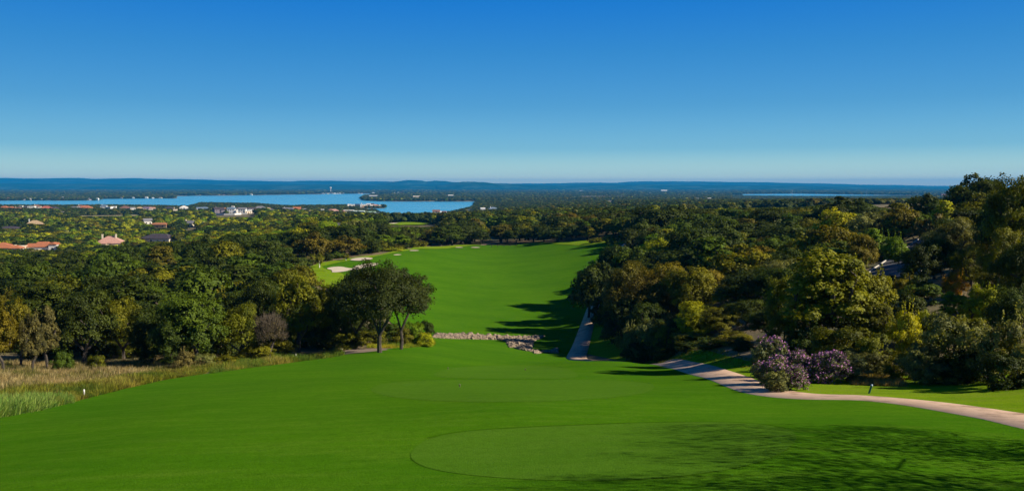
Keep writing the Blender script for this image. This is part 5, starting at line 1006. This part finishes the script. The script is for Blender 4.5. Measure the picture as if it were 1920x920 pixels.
# 3. the wooded plain beyond the lake
q = np.concatenate((poisson(2900, 5200, 15, -100, 2020), poisson(5200, 9500, 30, -100, 2020), poisson(9500, 14500, 60, -100, 2020))); q = q[~blocked(q[:, 0].copy(), q[:, 1].copy())]
sc_ = np.where(q[:, 1] < 5200, 1, np.where(q[:, 1] < 9500, 1.9, 3.4)); rad = RNG.uniform(5, 9, len(q)) * sc_; z = terrain(q[:, 0], q[:, 1]); hgt = RNG.uniform(6.5, 11.5, len(q)) * (1 + .35 * (sc_ - 1)) ; ci_ = pick_cols(q[:, 0], q[:, 1]); col = PAL[ci_] * RNG.uniform(.7, 1.1, (len(q), 1))
pz = 960 + F * q[:, 0] / q[:, 1]; hgt = np.where((pz > 1370) & (pz < 1730) & (q[:, 1] < 5600), 3.0, hgt); cl = vnoise(q[:, 0], q[:, 1], 260, 2) > .78; kp = ~(cl & (RNG.random(len(q)) < .8)); q, rad, z, hgt, col = (a[kp] for a in (q, rad, z, hgt, col))
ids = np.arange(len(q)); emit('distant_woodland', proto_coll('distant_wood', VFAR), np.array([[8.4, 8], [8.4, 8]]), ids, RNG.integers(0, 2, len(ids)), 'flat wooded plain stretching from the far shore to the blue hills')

# ---- undergrowth along the edges of the woods
def tuft(seed, n, h, spread, wdt, m, droop=.35, head=None):
    rng = np.random.default_rng(seed); V = []; Fq = []
    for i in range(n):
        a = rng.uniform(0, 6.28); r_ = spread * rng.random() ** .5; b = np.array((r_ * math.cos(a), r_ * math.sin(a), 0)); L = h * rng.uniform(.6, 1.15)
        d = np.array((math.cos(a) * droop * rng.random(), math.sin(a) * droop * rng.random(), 1)); s = rng.normal(size=3); s[2] = 0; s = s / np.linalg.norm(s) * wdt / 2; o = len(V)
        mid = b + d * L * .55; tip = b + d * L + np.array((d[0], d[1], -abs(d[0]) - abs(d[1]))) * L * .35
        V += [b - s, b + s, mid + s * .8, mid - s * .8, tip + s * .15, tip - s * .15]; Fq += [(o, o + 1, o + 2, o + 3), (o + 3, o + 2, o + 4, o + 5)]
    return mesh_from('tuft', np.array(V), np.array(Fq), m, False, rng.random(len(Fq)))
TUFT = proto_coll('grass', [tuft(1, 46, .55, .28, .022, M['leaf_i']), tuft(2, 40, .75, .30, .022, M['leaf_i'], .5), tuft(3, 60, .40, .35, .02, M['leaf_i'], .7), tuft(4, 30, .95, .3, .03, M['leaf_i'], .25)])
def grass(name, poly_, n, hs, cols_, lab, k=(0, 1, 2, 3), edge=None):
    xs = [p[0] for p in poly_]; ys = [p[1] for p in poly_]; x = RNG.uniform(min(xs), max(xs), n * 4); y = RNG.uniform(min(ys), max(ys), n * 4); m_ = poly_mask(x, y, poly_); x = x[m_][:n]; y = y[m_][:n]
    q_ = np.column_stack((x, y, terrain(x, y) - .02)); v = vnoise(x, y, 2.6, 1); c = np.array(cols_)[np.clip(((v + .9) / 1.8 * len(cols_) + RNG.normal(size=len(x)) * .8).astype(int), 0, len(cols_) - 1)] * RNG.uniform(.75, 1.25, (len(x), 1))
    s_ = RNG.uniform(hs[0], hs[1], len(x)) * (1 + .35 * vnoise(x, y, 4.1, 5)); s_ = np.clip(s_, .15, None)
    scatter(name, TUFT, q_, RNG.choice(k, len(x)), np.column_stack((s_ * 1.15, s_ * 1.15, s_)), np.column_stack((RNG.normal(size=(len(x), 2)) * .12, RNG.uniform(0, 6.28, len(x)))), c, label=lab, category='grass', kind='stuff')
mid_line = [hit(0, 742), hit(90, 730), hit(180, 722), hit(300, 700), hit(400, 691)]
back_strip = [hit(-40, 745)] + mid_line + [at(430, 84), at(420, 88), at(280, 88), at(120, 85), at(0, 81), at(-140, 77)]
front_strip = [hit(-40, 790), hit(60, 769), hit(110, 761), hit(160, 748), hit(225, 731), hit(300, 714), hit(380, 702)] + mid_line[::-1] + [hit(-40, 745)]
grass('meadow_grass', back_strip, 12000, (.35, .75), [(.29, .235, .19), (.22, .175, .13), (.36, .30, .25), (.15, .14, .07), (.11, .12, .045)], 'dry pinkish-tan seed grass in front of the left wood')
grass('meadow_grass', front_strip, 8000, (.35, .8), [(.06, .10, .015), (.11, .14, .02), (.20, .21, .04), (.10, .09, .03), (.26, .24, .08)], 'green and yellow weeds along the front of the meadow')
grass('meadow_grass', [hit(-60, 795), hit(60, 772), hit(130, 757), hit(134, 750), hit(60, 752), hit(-60, 760)], 1300, (.7, 1.15), [(.12, .22, .06), (.22, .30, .12), (.10, .2, .05)], 'lush pale-headed green grass at the left border of the lawn', k=(1, 2))
grass('meadow_grass', [hit(395, 701), hit(470, 690), hit(570, 677), hit(640, 668), at(640, 95), at(560, 88), at(400, 85)], 3200, (.4, .8), [(.07, .13, .03), (.11, .18, .03), (.16, .18, .04), (.26, .24, .09)], 'long green grass where the lawn meets the left wood')
grass('edge_grass', [at(1600, 50), at(1700, 48.5), at(1680, 57), at(1585, 58)], 700, (.3, .6), [(.38, .26, .15), (.30, .20, .11), (.2, .16, .06)], 'brown dry grass in the gap right of the flowering shrubs')
grass('edge_grass', [at(690, 98), at(760, 100), at(812, 110), at(815, 118), at(760, 112), at(690, 104)], 800, (.4, .8), [(.10, .17, .03), (.20, .25, .03), (.32, .30, .04)], 'weeds round the foot of the green shrubs by the stone strip')
grass('edge_grass', [at(1180, 97.5), at(1300, 80), at(1400, 64), at(1440, 60), at(1440, 66), at(1320, 90), at(1200, 104)], 1200, (.12, .35), [(.12, .15, .02), (.18, .19, .03), (.2, .17, .05)], 'unmown grass at the foot of the right-hand shrubs')
# short blades breaking the edge between lawn and path
grass('edge_grass', [(p[0] - 1.65, p[1] - 1.2) for p in cart_vis] + [(p[0] - 1.2, p[1] - .8) for p in cart_vis[::-1]], 1500, (.08, .16), [(.07, .16, .01), (.12, .2, .015)], 'grass blades along the near edge of the cart path', k=(2,))

# ---- limestone drainage strip across the dip
def rock_shape(seed):
    rng = np.random.default_rng(seed); bm = bmesh.new(); bmesh.ops.create_icosphere(bm, subdivisions=1, radius=.5)
    for v in bm.verts: v.co *= 1 + rng.normal() * .16; v.co.z *= .7; v.co.x *= 1.25
    me = bpy.data.meshes.new('rock'); bm.to_mesh(me); bm.free(); me.materials.append(M['rock']); return me
ROCKS = proto_coll('rock', [rock_shape(s_) for s_ in range(6)])
strip = [hit(814, 634), hit(814, 627.5), hit(870, 628), hit(940, 631), hit(1021, 631.5), hit(1000, 640), hit(996, 655), hit(1004, 664), at(1045, 126), at(1045, 120), at(1000, 119.5), at(975, 121), at(962, 124), hit(955, 652), hit(950, 640), hit(935, 637.5), hit(870, 636)]
xs = [p[0] for p in strip]; ys = [p[1] for p in strip]; x = RNG.uniform(min(xs), max(xs), 26000); y = RNG.uniform(min(ys), max(ys), 26000); m_ = poly_mask(x, y, strip); x = x[m_]; y = y[m_]
drape('stone_bed', strip, M['rock'], 2.0, .06, .0007)
n_ = len(x); s_ = RNG.gamma(4, .085, n_); scatter('drainage_stones', ROCKS, np.column_stack((x, y, terrain(x, y) + .06 + .06 * RNG.random(n_))), RNG.integers(0, 6, n_), np.column_stack((s_, s_, s_)), RNG.uniform(0, 6.28, (n_, 3)), None, label='band of pale limestone rubble crossing the dip between the two lawns', category='stones', kind='stuff')

# ================================================================== LABELS OF THE TREES
def zone(t):
    p, D = t['px'], t['D']
    if p < 600 and D < 100: return 'beside the left meadow'
    if p < 600 and D < 240: return 'in the left wood'
    if p < 600: return 'on the left hillside'
    if p < 830 and D < 135: return 'near the solitary oak'
    if p < 790: return 'behind the bunkers'
    if p < 1195 and D > 270: return 'at the fairway\'s far end'
    if p < 1420 and D < 112: return 'near the path bend'
    if p < 1420 and D < 200: return 'right of the far fairway'
    if p < 1420: return 'atop the fairway\'s right wood'
    if D < 75: return 'behind the flowering shrubs'
    if D < 130: return 'below the hilltop road'
    return 'on the right-hand hilltop'
ORD = ['first', 'second', 'third', 'fourth', 'fifth', 'sixth', 'seventh', 'eighth', 'ninth', 'tenth', 'eleventh', 'twelfth', 'thirteenth', 'fourteenth', 'fifteenth', 'sixteenth', 'seventeenth', 'eighteenth', 'nineteenth', 'twentieth']
grp = {}
for t in TREES:
    t['zone'] = 'past the right edge' if t['region'] == 'off' else zone(t); grp.setdefault((t['zone'], t['kind'], t['colour']), []).append(t)
for (zn, kd, cl_), L in grp.items():
    L.sort(key=lambda t: t['px']); n_ = len(L); noun = KIND[kd][1]; hs = sorted(t['h'] for t in L)
    for i, t in enumerate(L):
        size = '' 
        lab = f'{cl_} {noun} {zn}'
        if n_ > 1: lab += ', ' + (('left' if i == 0 else 'right') + 'most' if n_ > 2 and i in (0, n_ - 1) else ('left one' if i == 0 else 'right one') if n_ == 2 else ordinal(i + 1) + ' from the left') + ''
        if kd == 'bare': lab = lab.replace('grey-brown bare tree', 'nearly leafless grey-brown tree')
        t['root']['label'] = lab; t['root']['category'] = 'shrub' if kd == 'shrub' else 'tree'; t['root']['group'] = {'shrub': 'shrubs ', 'bare': 'bare trees '}.get(kd, 'trees ') + zn

# ================================================================== HAZE
HAZE = True
if HAZE:
    b_ = MB().box((0, 13000, 150), (46000, 30000, 312)); hz = b_.mesh('haze', None); m = bpy.data.materials.new('haze'); m.use_nodes = True; n = m.node_tree; n.nodes.clear()
    pv = n.nodes.new('ShaderNodeVolumePrincipled'); pv.inputs['Color'].default_value = (0.012, 0.40, 0.97, 1); pv.inputs['Density'].default_value = 5e-5; pv.inputs['Anisotropy'].default_value = 0.0
    o_ = n.nodes.new('ShaderNodeOutputMaterial'); n.links.new(pv.outputs[0], o_.inputs['Volume']); hz.materials.append(m); link('haze', hz, kind='stuff', label='pale blue haze over the distant plain and hills', category='haze')
